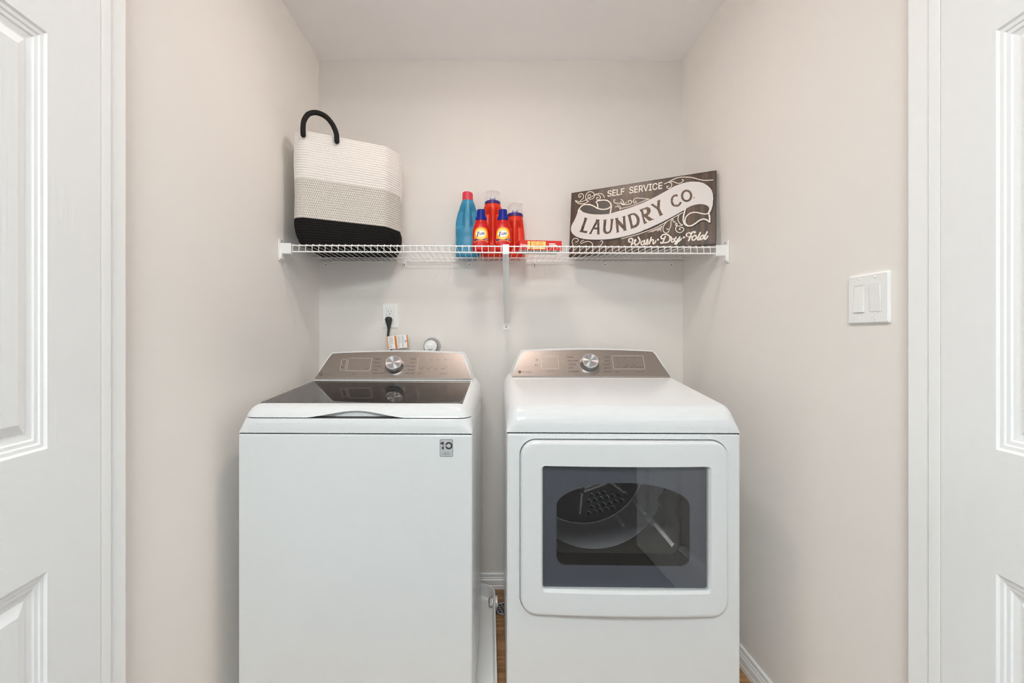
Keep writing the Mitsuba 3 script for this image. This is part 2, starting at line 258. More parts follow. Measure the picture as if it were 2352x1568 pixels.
'let': {'L':[[[66.5,174.4],[81.1,167.9],[77.5,163.8],[62.7,114.1],[74.9,110.4],[83.3,109.5],[79.1,100],[45.2,110.7],[50.4,116.3],[66.1,164.4]]],'A':[[[118.1,158.6],[136,154.8],[134,149.8],[136.6,93.6],[137.5,88.2],[124.9,90.4],[126.9,96.2],[126.4,111.3],[109.3,114.8],[101.6,99.8],[101.1,93.8],[88.3,96.7],[94.8,102.8],[119.1,151.6]],[[125.4,140.2],[126.1,120.5],[114.2,121.9]]],'U':[[[151.5,152.1],[167.5,151.6],[164.7,146.7],[162.9,113.1],[164,101],[170.7,95],[180,97.7],[183.2,110.8],[184.2,146.5],[181.9,152],[197,150.8],[194.3,145.2],[191.2,106.8],[185.9,91.1],[171.7,86],[159.3,89.6],[152.4,102.3],[153.1,147.4]]],'N':[[[201.9,152.5],[216.8,153.5],[214.1,147.2],[237.4,120.6],[235.9,150.3],[232.2,156],[246.9,157.8],[244.9,152.1],[250.5,100],[253.4,93.8],[238.9,91],[240.8,96.7],[217.7,123],[219.2,94.7],[222.9,89.2],[208.1,87.1],[210.8,92.7],[204.2,146.9]]],'D':[[[253.8,159.1],[268.2,164.5],[280.5,165.8],[293,159],[302.8,144.6],[305.9,128.3],[302.9,112.7],[293,102.3],[269.2,97.1],[269.7,103.6],[257.4,153.4]],[[267.7,157.2],[278,158.1],[286.3,152.6],[292.1,140.2],[293.8,125.4],[290,114.2],[277.8,109.9]]],'R':[[[303.1,176.9],[334.2,184.7],[345.7,178.8],[349.2,166],[345.6,154.1],[336.6,146.5],[356.4,129.9],[364.5,127.8],[343.6,122.7],[323.7,142.9],[322.1,139.6],[330.7,120.8],[337.3,117.2],[324.4,111.1],[320.9,118.5],[310,166]],[[317.1,173.9],[329.5,175.8],[334.6,166.2],[329.9,156.2],[321.7,155.5]]],'Y':[[[346.3,191.2],[358.1,196.7],[360.2,191.4],[373.6,180.9],[374.5,201.5],[372.5,204.7],[385.4,209.3],[384.9,202.9],[384.2,171.5],[394.3,147.3],[398.3,143.2],[384.1,137.2],[383.4,143],[373.8,168.6],[351.7,189]]]},
'c': [8.1,[[452,214.9],[443.1,218.4],[433,211.4],[430.1,196.2],[433.5,183],[438.6,176.6],[447.5,173.9],[456.3,174.1],[465.5,186.1]]],
'O': [[[506.9,206.4],[506.3,199.9],[504.2,194],[500.9,189.1],[496.6,185.7],[491.5,183.9],[486,183.8],[480.5,185.5],[475.3,188.8],[470.8,193.6],[467.4,199.5],[465.1,206.1],[464.3,213],[464.9,219.6],[467,225.6],[470.4,230.5],[474.8,233.9],[479.9,235.7],[485.4,235.7],[491,233.9],[496.1,230.5],[500.6,225.7],[504,219.8],[506.1,213.2]],[[498.1,207.8],[497.7,203.2],[496.5,199.1],[494.6,195.7],[492.1,193.2],[489.1,191.9],[485.9,191.8],[482.7,192.8],[479.7,195.1],[477.1,198.3],[475.1,202.3],[473.8,206.9],[473.3,211.6],[473.7,216.2],[474.9,220.3],[476.8,223.8],[479.3,226.2],[482.3,227.6],[485.5,227.7],[488.7,226.5],[491.7,224.3],[494.3,221],[496.3,217],[497.6,212.5]]],
'dots': [[[513.5,197.1],2.2]],
'scuff': [[535.5,248.5],[540.2,252.5],[542.1,250.8],[537.3,247.7]],
'shade': [[6.4,[[79.5,70.3],[136.2,60.9],[179.8,58.8],[222.3,60.5],[263.8,66.6],[304.4,74.6],[324.7,80.8],[337.9,85.2],[377,99.4],[415.4,116],[453.1,133.6],[475.1,145.7]]],[5.1,[[477.8,94.6],[489.7,80],[503.2,77.5],[518.8,84.4],[533.2,94.4],[547.5,98.6],[559.4,94.8],[573,83.2]]],[4.3,[[584,202.1],[584.5,173.4],[581.6,148.1],[572.7,124.9]]],[3.3,[[571.6,119.6],[573.4,107.2],[573.8,85.6]]],[3.8,[[3.3,131.8],[8.9,110.9],[25.2,91.8],[51.9,77.7],[82.5,69.5]]]]}

# ---------------------------------------------------------------- the room
XL, XR, YB, ZC = -0.798, 0.906, 2.133, 2.47
HX0, HX1, HY0 = -1.75, 1.85, -2.1                   # hallway in front of the closet
struct('floor', box(HX0 - 0.1, HX1 + 0.1, HY0 - 0.1, YB + 0.1, -0.12, -0.012), 'm_floor_base', label='sub floor')
for k in range(7):                                   # closet floor: oak planks, courses 0.2 m wide
    y0, y1 = 0.86 + 0.2 * k, min(0.86 + 0.2 * k + 0.2, YB)
    cuts = [XL] + [c for c in (-0.45 + 0.37 * (k % 3), 0.62 + 0.11 * (k % 2)) if c < XR] + [XR]
    for a, b in zip(cuts[:-1], cuts[1:]):
        add('plank', box(a + 0.0008, b - 0.0008, y0 + 0.0008, y1 - 0.0008, -0.012, -0.0004 * ((k + int(a > 0)) % 2)), 'm_oak', parent='floor')
add('carpet', box(HX0, HX1, HY0, 0.858, -0.012, 0.002), 'm_carpet', parent='floor', label='grey hallway carpet')
struct('ceiling', box(HX0 - 0.1, HX1 + 0.1, HY0 - 0.1, YB + 0.1, ZC, ZC + 0.1), 'm_ceiling', label='flat white ceiling')
struct('wall_back', box(XL - 0.1, XR + 0.1, YB, YB + 0.1, -0.012, ZC), 'm_wall', label='beige back wall of the laundry closet')
struct('wall_left', box(XL - 0.1, XL, 0.965, YB, -0.012, ZC), 'm_wall', label='beige left wall of the laundry closet')
struct('wall_right', box(XR, XR + 0.1, 0.965, YB, -0.012, ZC), 'm_wall', label='beige right wall of the laundry closet')
struct('wall_front', cat(box(HX0 - 0.1, XL, 0.86, 0.965, -0.012, ZC), box(XR, HX1 + 0.1, 0.86, 0.965, -0.012, ZC), box(XL, XR, 0.86, 0.965, 2.376, ZC)), 'm_hall_wall', label='hallway wall around the closet opening')
struct('wall_hall_left', box(HX0 - 0.1, HX0, HY0, 0.86, -0.012, ZC), 'm_hall_wall', label='left hallway wall')
struct('wall_hall_right', box(HX1, HX1 + 0.1, HY0, 0.86, -0.012, ZC), 'm_hall_wall', label='right hallway wall')
struct('wall_hall_back', box(HX0 - 0.1, HX1 + 0.1, HY0 - 0.1, HY0, -0.012, ZC), 'm_hall_wall', label='hallway wall behind the camera')

# baseboards: ogee profile with two grooves (offset from the wall, height)
BASE = [(0.0, 0.0), (0.015, 0.0), (0.015, 0.0165), (0.0125, 0.0195), (0.0145, 0.0225), (0.0135, 0.041), (0.010, 0.047), (0.0105, 0.0515), (0.0075, 0.0545), (0.0085, 0.058), (0.0075, 0.067), (0.005, 0.070), (0.0, 0.070)]
def baseboard(name, a, b, out, label):
    a, b, out = map(lambda v: np.array(v, float), (a, b, out))
    ring = lambda o: np.array([o + out * d + np.array([0, 0, h]) for d, h in BASE])
    m = loft([ring(a), ring(b)], False, False)
    caps = prism(Polygon(BASE), 0.0001)
    struct(name, m, 'm_trim', 20, label)
baseboard('baseboard_back', (XL, YB, 0), (XR, YB, 0), (0, -1, 0), 'white moulded baseboard under the back wall')
baseboard('baseboard_right', (XR, YB, 0), (XR, 0.965, 0), (-1, 0, 0), 'white moulded baseboard along the right wall')
baseboard('baseboard_left', (XL, 0.965, 0), (XL, YB, 0), (1, 0, 0), 'white moulded baseboard along the left wall')

# door frame: jambs with a stop, and the head
def jamb(name, xin, s, yb, ys0, label):             # s = +1: frame on the left; the jamb face looks along s
    w = abs(xin - (XL if s > 0 else XR))
    bx = lambda a, b, y0, y1: rbox(min(xin + s * a, xin + s * b), max(xin + s * a, xin + s * b), y0, y1, 0.0, 2.36, 0.0015, 2)
    struct(name, cat(bx(-w + 0.0005, 0.0, 0.845, yb), bx(-0.004, 0.0045, ys0, ys0 + 0.024)), 'm_trim', 30, label)
jamb('trim_1', -0.777, 1, 0.973, 0.906, 'white door jamb on the left of the closet opening')
jamb('trim_2', 0.885, -1, 0.962, 0.889, 'white door jamb on the right of the closet opening')
struct('trim_3', rbox(-0.777, 0.885, 0.845, 0.968, 2.36, 2.377, 0.0015, 2), 'm_trim', 30, 'unseen white head of the closet door frame')  # out of view, set high so hallway light reaches the upper walls

# moulded panel doors, swung open into the hallway
def panel_door(name, hinge, ang, side, stile, label):
    W_, H0, H1, th = 0.80, 0.012, 2.345, 0.035
    d = np.array([side * math.sin(math.radians(ang)), -math.cos(math.radians(ang)), 0.0])     # along the leaf, towards the hallway
    nrm = np.array([d[1], -d[0], 0.0]) * (-side)                                              # face seen from the opening
    if nrm[0] * side < 0: nrm = -nrm
    place = lambda m: moved(m, hinge, d, (0, 0, 1), nrm)                                       # (s, z, out)
    mid = W_ / 2
    cols = [(stile, mid - 0.05), (mid + 0.05, W_ - 0.115)]
    rows = [(0.20, 0.7736), (0.9845, 1.701), (1.80, 2.22)]
    holes = [(a, b, c, e) for a, b in cols for c, e in rows]
    face = Polygon([(0, H0), (W_, H0), (W_, H1), (0, H1)], [[(a, c), (b, c), (b, e), (a, e)] for a, b, c, e in holes])
    slab = prism(face, 0.012); slab.apply_translation((0, 0, -0.012))
    core = rbox(0.0005, W_ - 0.0005, H0, H1, -th, -0.0118, 0.001, 1)
    k = struct(name, place(cat(slab, core)), 'm_door', False, label)
    prof = [(0.0, 0.0), (0.004, -0.0028), (0.010, -0.0034), (0.0125, -0.0052), (0.0185, -0.0058), (0.021, -0.0078), (0.029, -0.0095), (0.032, -0.0098), (0.050, -0.0030)]
    for a, b, c, e in holes:
        rings = [np.array([(a + i, c + i, h), (b - i, c + i, h), (b - i, e - i, h), (a + i, e - i, h)]) for i, h in prof]
        add('panel', place(loft(rings, False, True)), 'm_door', False, parent=k)
panel_door('door_1', (-0.7725, 0.9045, 0), 5.0, 1, 0.1205, 'open white panel door on the left of the closet opening')
panel_door('door_2', (0.8805, 0.8875, 0), 7.5, -1, 0.1105, 'open white panel door on the right of the closet opening')

# lamps
k = thing('ceiling_light', 'round flush ceiling light inside the closet', 'ceiling light')
lamp = np.array([0.0, 1.30, ZC])
add('rim', moved(lathe([(0.098, -0.0005), (0.112, -0.0005), (0.112, -0.018), (0.106, -0.024), (0.093, -0.024), (0.093, -0.018)], 48), lamp), 'm_trim', 30, parent=k)
dome = [(0.092 * math.cos(q), -0.020 - 0.026 * math.sin(q)) for q in np.linspace(0, math.pi / 2, 9)[:-1]]
dm = moved(loft([np.stack([r * np.cos(np.arange(40) * math.pi / 20), r * np.sin(np.arange(40) * math.pi / 20), np.full(40, z)], 1) for r, z in dome], False, True), lamp)
if (dm.face_normals[:, 2] * 1.0).sum() > 0: dm.invert()
add('diffuser', dm, 'm_white_print', parent=k)
scene[k + '__diffuser']['emitter'] = {'type': 'area', 'radiance': rgb(CLOSET_LAMP)}
for i, (lx, ly) in enumerate(((-0.2, -0.82),)):
    k = thing('unseen_panel_light', 'unseen square panel light on the hallway ceiling, lighting the doors and machine fronts', 'ceiling light')  # out of view, placed for the cool light on the machine fronts
    q = 0.36
    add('frame', cat(box(lx - q - 0.015, lx + q + 0.015, ly - q - 0.015, ly - q, ZC - 0.02, ZC - 0.0005), box(lx - q - 0.015, lx + q + 0.015, ly + q, ly + q + 0.015, ZC - 0.02, ZC - 0.0005), box(lx - q - 0.015, lx - q, ly - q, ly + q, ZC - 0.02, ZC - 0.0005), box(lx + q, lx + q + 0.015, ly - q, ly + q, ZC - 0.02, ZC - 0.0005)), 'm_trim', parent=k)
    add('diffuser', TM([(lx - q, ly - q, ZC - 0.015), (lx - q, ly + q, ZC - 0.015), (lx + q, ly + q, ZC - 0.015), (lx + q, ly - q, ZC - 0.015)], [(0, 1, 2), (0, 2, 3)]), 'm_white_print', parent=k)
    scene[k + '__diffuser']['emitter'] = {'type': 'area', 'radiance': rgb(UNSEEN_HALL_LAMP)}

# ---------------------------------------------------------------- wire shelf
sh = thing('wire_shelf', 'white wire shelf across the back wall above the machines', 'shelf')
tilt = lambda x, y: -0.0045 * (x - 0.05) * (2.133 - y) / 0.4
N = 65
wires = np.linspace(-0.749, 0.841, N)
for x in wires:
    p = [(x, 2.121, 1.5300), (x, 2.035, 1.5305 + tilt(x, 2.035)), (x, 1.742, 1.5262 + tilt(x, 1.74)), (x, 1.7355, 1.5245 + tilt(x, 1.735)), (x, 1.732, 1.518 + tilt(x, 1.73)), (x, 1.7305, 1.496 + tilt(x, 1.73))]
    add('wire', tube(p, 0.0013, 6), 'm_wire', True, parent=sh)
for y, z, r, x0, x1 in ((1.736, 1.5208, 0.0027, -0.785, 0.893), (1.7335, 1.4965, 0.0029, -0.785, 0.893), (2.035, 1.5280, 0.0022, XL + 0.01, XR - 0.012), (2.1215, 1.5260, 0.0026, XL + 0.004, XR - 0.006)):
    add('rail', tube([(x0, y, z + tilt(x0, y)), (0, y, z + tilt(0, y)), (x1, y, z + tilt(x1, y))], r, 10), 'm_wire', True, parent=sh)
# diagonal brace: folded steel channel from the front lip to a clip on the wall
bx0, by0, bz0, bx1, by1, bz1 = 0.0625, 1.7385, 1.514, 0.0795, 2.1275, 1.238
d = np.array([bx1 - bx0, by1 - by0, bz1 - bz0]); L = np.linalg.norm(d); d /= L
side = np.array([1.0, 0, 0]) - d * d[0]; side /= np.linalg.norm(side); nn = np.cross(side, d)
ch = lambda w: np.array([(-w, 0.004), (-w, -0.004), (-w * 0.35, -0.0075), (w * 0.35, -0.0075), (w, -0.004), (w, 0.004), (w - 0.0025, 0.004), (w - 0.003, -0.0025), (w * 0.3, -0.005), (-w * 0.3, -0.005), (-w + 0.003, -0.0025), (-w + 0.0025, 0.004)])
br = [np.array([np.array([bx0, by0, bz0]) + d * L * t + side * u + nn * v for u, v in ch(w)]) for t, w in ((0, 0.0125), (0.3, 0.0125), (1, 0.0105))]
add('brace', loft(br), 'm_wire', 25, parent=sh)
add('brace_hook', cat(rbox(bx0 - 0.0125, bx0 + 0.0125, 1.7255, 1.7285, 1.493, 1.525, 0.001, 2), rbox(bx0 - 0.0125, bx0 + 0.0125, 1.7255, 1.7415, 1.5238, 1.5268, 0.001, 2), rbox(bx0 - 0.0125, bx0 + 0.0125, 1.7255, 1.741, 1.4895, 1.493, 0.001, 2)), 'm_wire', 30, parent=sh)
add('wall_plate', cat(rbox(0.064, 0.095, 2.1285, 2.1325, 1.207, 1.241, 0.001, 2), rbox(0.067, 0.092, 2.118, 2.1295, 1.232, 1.238, 0.001, 2)), 'm_wire', 30, parent=sh)
add('screw', front(lathe([(0.0032, 0), (0.0032, 0.001), (0.0015, 0.0016), (0.0, 0.0016)], 12), 0.0795, 2.1285, 1.222), 'm_screw', 30, parent=sh)
for i, cx in enumerate((-0.766, -0.398, -0.094, 0.212, 0.541, 0.851)):
    dbl = i in (1, 3)
    ms = [rbox(cx - 0.0075, cx + 0.0075, 2.129, 2.1328, 1.506, 1.531, 0.0012, 2), rbox(cx - 0.0055, cx + 0.0055, 2.1155, 2.1325, 1.517, 1.5222, 0.001, 2)]
    if dbl: ms.append(rbox(cx - 0.007, cx + 0.007, 2.129, 2.1328, 1.5315, 1.551, 0.0012, 2))
    add('wall_clip', cat(*ms), 'm_wire', 30, parent=sh)
    for z in ((1.512, 1.543) if dbl else (1.5125,)):
        add('screw', front(lathe([(0.0030, 0), (0.0030, 0.0008), (0.0, 0.0014)], 10), cx, 2.1292, z), 'm_screw', 30, parent=sh)
for s, X in ((1, XL), (-1, XR)):
    tz = tilt(X, 1.73)
    q = lambda a, b, y0, y1, z0, z1, r=0.002: rbox(min(X + s * a, X + s * b), max(X + s * a, X + s * b), y0, y1, z0 + tz, z1 + tz, r, 3)
    add('end_bracket', cat(q(0.0005, 0.006, 1.716, 1.752, 1.462, 1.543), q(0.004, 0.046, 1.7245, 1.7285, 1.490, 1.5275), q(0.004, 0.046, 1.7245, 1.745, 1.4875, 1.4915), q(0.004, 0.040, 1.7245, 1.745, 1.5235, 1.5275), q(0.004, 0.011, 1.7205, 1.750, 1.468, 1.4915)), 'm_plastic_white', 30, parent=sh)
    for z in (1.5365, 1.4685):
        add('screw', moved(lathe([(0.003, 0), (0.003, 0.001), (0, 0.0016)], 10), (X + s * 0.006, 1.736, z + tz), (0, 1, 0), (0, 0, s), (s, 0, 0)), 'm_screw', 30, parent=sh)

# ---------------------------------------------------------------- control consoles (shared by washer and dryer)
TA = math.radians(33)
def console(root, put, y0, z0, yback, texts, f1, f2, vline, power, play, logo, prof, soft):
    O, U, V = np.array([0, y0, z0]), np.array([1.0, 0, 0]), np.array([0, math.sin(TA), math.cos(TA)])
    W = np.array([0, -math.cos(TA), math.sin(TA)])                     # out of the panel
    on = lambda m, h=0.0: put(moved(m, O + W * h, U, V, W))
    half = lambda b, m1, m2, c: [(-b[0], b[1])] + catmull([m1, m2], 2).tolist() + c
    def outline(e, lo=-2):                                                    # symmetrical, arched top, rounded upper corners
        right = catmull([(311 + e, lo - 2 * e), (291 + e, 58), (272 + e, 106 + e * 0.3), (264 + e * 0.8, 117 + e * 0.8), (252 + e * 0.3, 122.5 + e), (120, 128.6 + e), (0, 131 + e)], 5)
        left = right[::-1][1:] * (-1, 1)
        return np.vstack([right, left]) / 1000.0
    # housing
    def ring(e, h): r = outline(e); return np.array([O + U * a + V * b + W * h for a, b in r])
    r2 = ring(10, -0.009)
    back = r2.copy(); back[:, 1] = yback; back[:, 2] = np.maximum(back[:, 2] - 0.0, z0 - 0.02)
    mid_ = r2.copy(); mid_[:, 1] = np.maximum(mid_[:, 1], yback - 0.03) * 0.0 + (yback - 0.012)
    back[:, 0] *= 0.985
    add('housing', put(loft([ring(4.5, -0.0005), ring(8.2, -0.0025), ring(9.8, -0.006), r2, mid_, back])), 'm_enamel', 35, parent=root)
    # brushed panel with a rolled lower edge
    po = outline(0.0, 9)
    flat = prism(Polygon(po), 0.0022)
    rr, roll = 0.008, []
    for i in range(7):
        t = i / 6 * math.radians(100)
        for x in (-0.3115, 0.3115): roll.append((x, 0.009 - rr * math.sin(t), 0.0022 - rr * (1 - math.cos(t))))
    rf = [q for i in range(6) for q in ((2 * i, 2 * i + 1, 2 * i + 3), (2 * i, 2 * i + 3, 2 * i + 2))]
    rm = TM(roll, rf); rm.invert()
    pm = cat(flat, rm)
    scene_uv = np.asarray(pm.vertices)[:, :2]
    add('control_panel', on(pm), 'm_steel', False, parent=root, uv=scene_uv, label='brushed metal control panel')
    # knob
    kx, ky = 0.0, 0.0652
    knob = lambda m, h=0.0: on(moved(m, (kx, ky, h)))
    add('knob_skirt', knob(lathe([(0.0375, 0.0022), (0.0375, 0.0035), (0.0362, 0.0065), (0.0335, 0.022), (0.0325, 0.0255)], 56)), 'm_knob_side', 30, parent=root)
    kr = key(root + '__knob')
    add('knob', knob(lathe([(0.0325, 0.024), (0.0327, 0.0275), (0.0315, 0.0293), (0.0285, 0.0297), (0.0283, 0.0286)], 56)), 'm_chrome_ring', 30, parent=root)
    n = 96; ang = np.arange(n + 1) * 2 * math.pi / n; v = []; uv = []; f = []
    for i, r in enumerate((0.0012, 0.012, 0.0284)):
        for j, t in enumerate(ang): v.append((r * math.cos(t), r * math.sin(t), 0.0289)); uv.append((j / n, r / 0.0284))
    for i in range(2):
        for j in range(n):
            a = i * (n + 1) + j; f += [(a, a + n + 1, a + n + 2), (a, a + n + 2, a + 1)]
    face = TM(v, f)
    add('face', knob(face), 'm_knob_face', False, parent=kr, uv=np.array(uv))
    # printed legends
    t = 0.0003
    ink, soft_m, light = [], [], []
    for s, u0, u1, v0 in texts:
        h = 0.0036 if s.isupper() else 0.0037
        (soft_m if s in soft else ink).append(text_fit(s, u0 / 1000, u1 / 1000, v0 / 1000, h, t, s.isupper()))
    def frame(q, w): return [prism(LineString([np.array(q[i]) / 1000, np.array(q[(i + 1) % len(q)]) / 1000]).buffer(w / 2, cap_style='square'), t) for i in range(len(q) if len(q) > 2 else 1)]
    light += frame(f1, 0.0011) + frame(f2, 0.0012) + (frame(vline, 0.0011) if vline else [])
    for a, b, c in ((-55, -36, 95.5), (-56, -36, 62), (-62, -37, 45.6), (36, 55, 95.5), (36, 60, 78.5)):
        light.append(prism(LineString([(a / 1000, c / 1000), (b / 1000, c / 1000)]).buffer(0.0002), t * 0.8))
    p = np.array(power) / 1000
    arc = [p + 0.0038 * np.array([math.sin(q), math.cos(q)]) for q in np.linspace(0.6, 2 * math.pi - 0.6, 20)]
    ink += [prism(LineString(arc).buffer(0.0005), t), prism(LineString([p + (0, 0.001), p + (0, 0.0042)]).buffer(0.0005), t)]
    p = np.array(play) / 1000
    ink += [prism(Polygon([p + (-0.003, 0.003), p + (0.0022, 0), p + (-0.003, -0.003)]), t)]
    soft_m += [prism(LineString([p + (a, -0.0024), p + (a, 0.0024)]).buffer(0.0006), t) for a in (0.0045, 0.0066)]
    c = Point(logo[0] / 1000, logo[1] / 1000)
    lx, ly = c.x, c.y
    ink += [prism(c.buffer(0.0068).difference(c.buffer(0.0056)), t), prism(c.buffer(0.0050), t)]
    petals = [c.buffer(0.0009)] + [Point(lx + 0.0062 * math.cos(q), ly + 0.0062 * math.sin(q)).buffer(0.0008) for q in (0.78, 2.36, 3.93, 5.5)]
    light += [moved(prism(x, t), (0, 0, t)) for x in petals[1:]]
    light += [moved(text_fit('GE', lx - 0.0034, lx + 0.0034, ly - 0.0021, 0.0042, t), (0, 0, t))]
    soft_m.append(text_fit('Profile', prof[0] / 1000, prof[1] / 1000, prof[2] / 1000, 0.0072, t))
    add('lettering', on(cat(*ink), 0.0022), 'm_ink', False, parent=root, label='dark printed cycle names and symbols')
    add('lettering', on(cat(*soft_m), 0.0022), 'm_ink_soft', False, parent=root, label='faint grey printed words')
    add('marking', on(cat(*light), 0.0022), 'm_print_light', False, parent=root, label='pale printed frames and lines')

def top_hull(hw, yb, ztop, rx, ry, rz, z0, yk=0.47, r0=0.007):                   # rounded appliance top, rising to the back
    e = ell_points(9); pts = []; ym = yk
    for s in (-1, 1):
        pts.append(e * (s * rx, -ry, rz) + (s * (hw - rx), ry, ztop(ry) - rz))
        pts.append(e * (s * rx, 0.012, rz) + (s * (hw - rx), yb - 0.012, ztop(ym) - rz)); pts.append(e * (s * rx, 0.002, rz) + (s * (hw - rx), ym, ztop(ym) - rz))
        for q in np.linspace(0, math.pi / 2, 6):
            pts.append(np.array([[s * (hw - r0 + r0 * math.sin(q)), r0 - r0 * math.cos(q), z0]]))
        pts.append(np.array([[s * hw, yb, z0]]))
    return hullman(np.vstack(pts))

# ---------------------------------------------------------------- washing machine
wa = thing('washing_machine', 'white top-load washing machine with a dark glass lid, left of the dryer', 'washing machine')
put = rotz(-1.15, (-0.392, 1.323))
wtop = lambda y: 0.975 + 0.0659 * (y - 0.06)
add('cabinet', put(cat(rbox(-0.343, 0.343, 0.0, 0.66, 0.032, 0.8935, 0.007, 3), box(-0.3418, 0.3418, 0.02, 0.65, 0.88, 0.8968))), 'm_enamel', 30, parent=wa)
add('seam_shade', put(box(-0.339, 0.339, 0.0035, 0.02, 0.888, 0.8975)), 'm_gap_shade', parent=wa)  # dark strip stands in for shade in the seam
H = top_hull(0.343, 0.675, wtop, 0.045, 0.055, 0.060, 0.8962)
cut = lambda x0, x1, y0, y1, z0, z1: man(box(x0, x1, y0, y1, z0, z1))
below = H ^ cut(-1, 1, -1, 1, 0, 0.9375)
rear = H ^ cut(-1, 1, 0.474, 1, 0.93, 2)
inset = H.scale((0.9955, 1, 1)) ^ cut(-1, 1, 0.05, 0.6, 0.934, 0.9398)
add('top_cover', put(unman((below + rear + inset).refine_to_length(0.02))), 'm_enamel', 25, parent=wa)
add('lid_gap_shade', put(unman(H.scale((0.985, 1, 1)).translate((0, 0.0035, 0)) ^ cut(-1, 1, 0.0, 0.06, 0.934, 0.9398))), 'm_gap_shade', parent=wa)  # dark strip stands in for shade under the lid
lid = H ^ cut(-1, 1, -1, 0.472, 0.9402, 2)
arch = [(-0.165, 0.930)] + [(x, 0.9395 + 0.019 * (0.5 + 0.5 * math.cos(math.pi * x / 0.165))) for x in np.linspace(-0.165, 0.165, 25)] + [(0.165, 0.930)]
grip = moved(prism(Polygon(arch), 0.10), (0.0, 0.028, 0), (1, 0, 0), (0, 0, 1), (0, -1, 0))
lid = lid - man(grip)
slope = np.array([0, 1, 0.0659]); slope /= np.linalg.norm(slope); up_ = np.cross((1, 0, 0), slope)
gq = Polygon(rrect(-0.3085, 0.3085, 0.0, 0.413, 0.004, 3))
glass = moved(prism(gq, 0.006), (0, 0.060, wtop(0.060) - 0.0052), (1, 0, 0), slope, up_)
lid = lid - man(moved(prism(Polygon(rrect(-0.3095, 0.3095, -0.001, 0.43, 0.005, 3)), 0.02), (0, 0.060, wtop(0.060) - 0.0058), (1, 0, 0), slope, up_))
lk = add('lid', put(unman(lid.refine_to_length(0.02))), 'm_enamel', 25, parent=wa)
add('glass', put(glass), 'm_glass_lid', parent=lk, label='dark glass panel of the lid')
console(wa, put, 0.477, 1.004, 0.672,
    [('NORMAL', -85.7, -59, 93.7), ('WHITES', -84.8, -61.6, 76.9), ('DELICATES', -85.7, -52.7, 60.3), ('JEANS', -84.8, -65.8, 43.9), ('EXTRA LARGE', -85, -42.2, 27.6), ('TOWELS', 59.1, 82.4, 93.8), ('BULKY', 63.2, 82.4, 77.1), ('QUICK WASH', 44.5, 82.4, 60.5), ('SANITIZE', 56.2, 81.7, 44.1), ('DRAIN + SPIN', 46.6, 82.4, 27.9), ('Delay', -164, -149.3, 26.4), ('My Cycle', -122.4, -100.2, 26.5), ('Steam', -119.2, -103.4, 46.8),
     ('Hot', 110.8, 118.5, 91.2), ('Extra', 140.7, 152.3, 91.3), ('Max', 169.9, 178.1, 91.3), ('More', 199.3, 210.3, 91.3), ('Deep', 201.5, 212.4, 57.4), ('Cold', 113, 122.1, 57.3), ('Light', 142.8, 151.7, 57.3), ('No', 171.4, 176.3, 57.4), ('Temp', 101.6, 116.4, 48.3), ('Soil', 133.4, 143.2, 48.4), ('Spin', 162.9, 174, 48.4), ('Rinse', 190.3, 205.4, 48.4), ('Deep Fill', 97.1, 118.9, 28), ('Auto Soak', 184.9, 211.6, 28.1)],
    [(-219.3, 94), (-197.6, 94), (-197.5, 44.8), (-218.3, 44.8)], [(-191.2, 99.7), (-96.6, 99.8), (-97, 41.2), (-191.2, 41.2)], [(92.7, 100), (93.1, 41.6)], (-209.3, 81.3), (-210.9, 57.9), (-290.8, 24.3), (-279.2, -243.8, 20.6), ('Hot', 'Extra', 'Max', 'More', 'Cold', 'Light', 'No', 'Deep', 'My Cycle'))
# warranty badge on the cabinet front
bx = 0.2675
bk = add('badge', put(cat(front(prism(Polygon(rrect(-0.019, 0.019, -0.0252, 0.0252, 0.004)), 0.0006), bx, 0.0, 0.8545))), 'm_badge_rim', parent=wa, label='small grey warranty badge with a large 10')
add('plate', put(front(prism(Polygon(rrect(-0.0174, 0.0174, -0.0236, 0.0236, 0.003)), 0.0003), bx, -0.0006, 0.8545)), 'm_badge', parent=bk)
one = Polygon([(-0.0165, 0.0165), (-0.0085, 0.0180), (-0.0075, 0.0180), (-0.0075, -0.004), (-0.0125, -0.004), (-0.0125, 0.0115), (-0.0165, 0.0105)])
zero = Point(0.0072, 0.007).buffer(0.0108).difference(Point(0.0072, 0.007).buffer(0.0058))
gap = Polygon([(-0.0174, 0.0045), (0.009, 0.0045), (0.009, 0.0092), (-0.0174, 0.0092)])
ten = one.difference(gap).union(zero.difference(gap).intersection(Polygon(rrect(-0.0174, 0.0174, -0.02, 0.02, 0.001))))
tx = [prism(ten, 0.0002), text_fit('YEAR', -0.0125, 0.001, 0.0058, 0.0022, 0.0002), text_fit('LIMITED', -0.0102, 0.0102, -0.0150, 0.0030, 0.0002), text_fit('WARRANTY', -0.0125, 0.0125, -0.0200, 0.0030, 0.0002)]
add('lettering', put(front(cat(*tx), bx, -0.0009, 0.8545)), 'm_ink', parent=bk)
for x in (-0.28, 0.28):
    for y in (0.06, 0.60):
        add('foot', put(moved(lathe([(0.022, 0.0078), (0.022, 0.016), (0.012, 0.018), (0.012, 0.034)], 20), (x, y, 0))), 'm_black_rubber', 30, parent=wa)

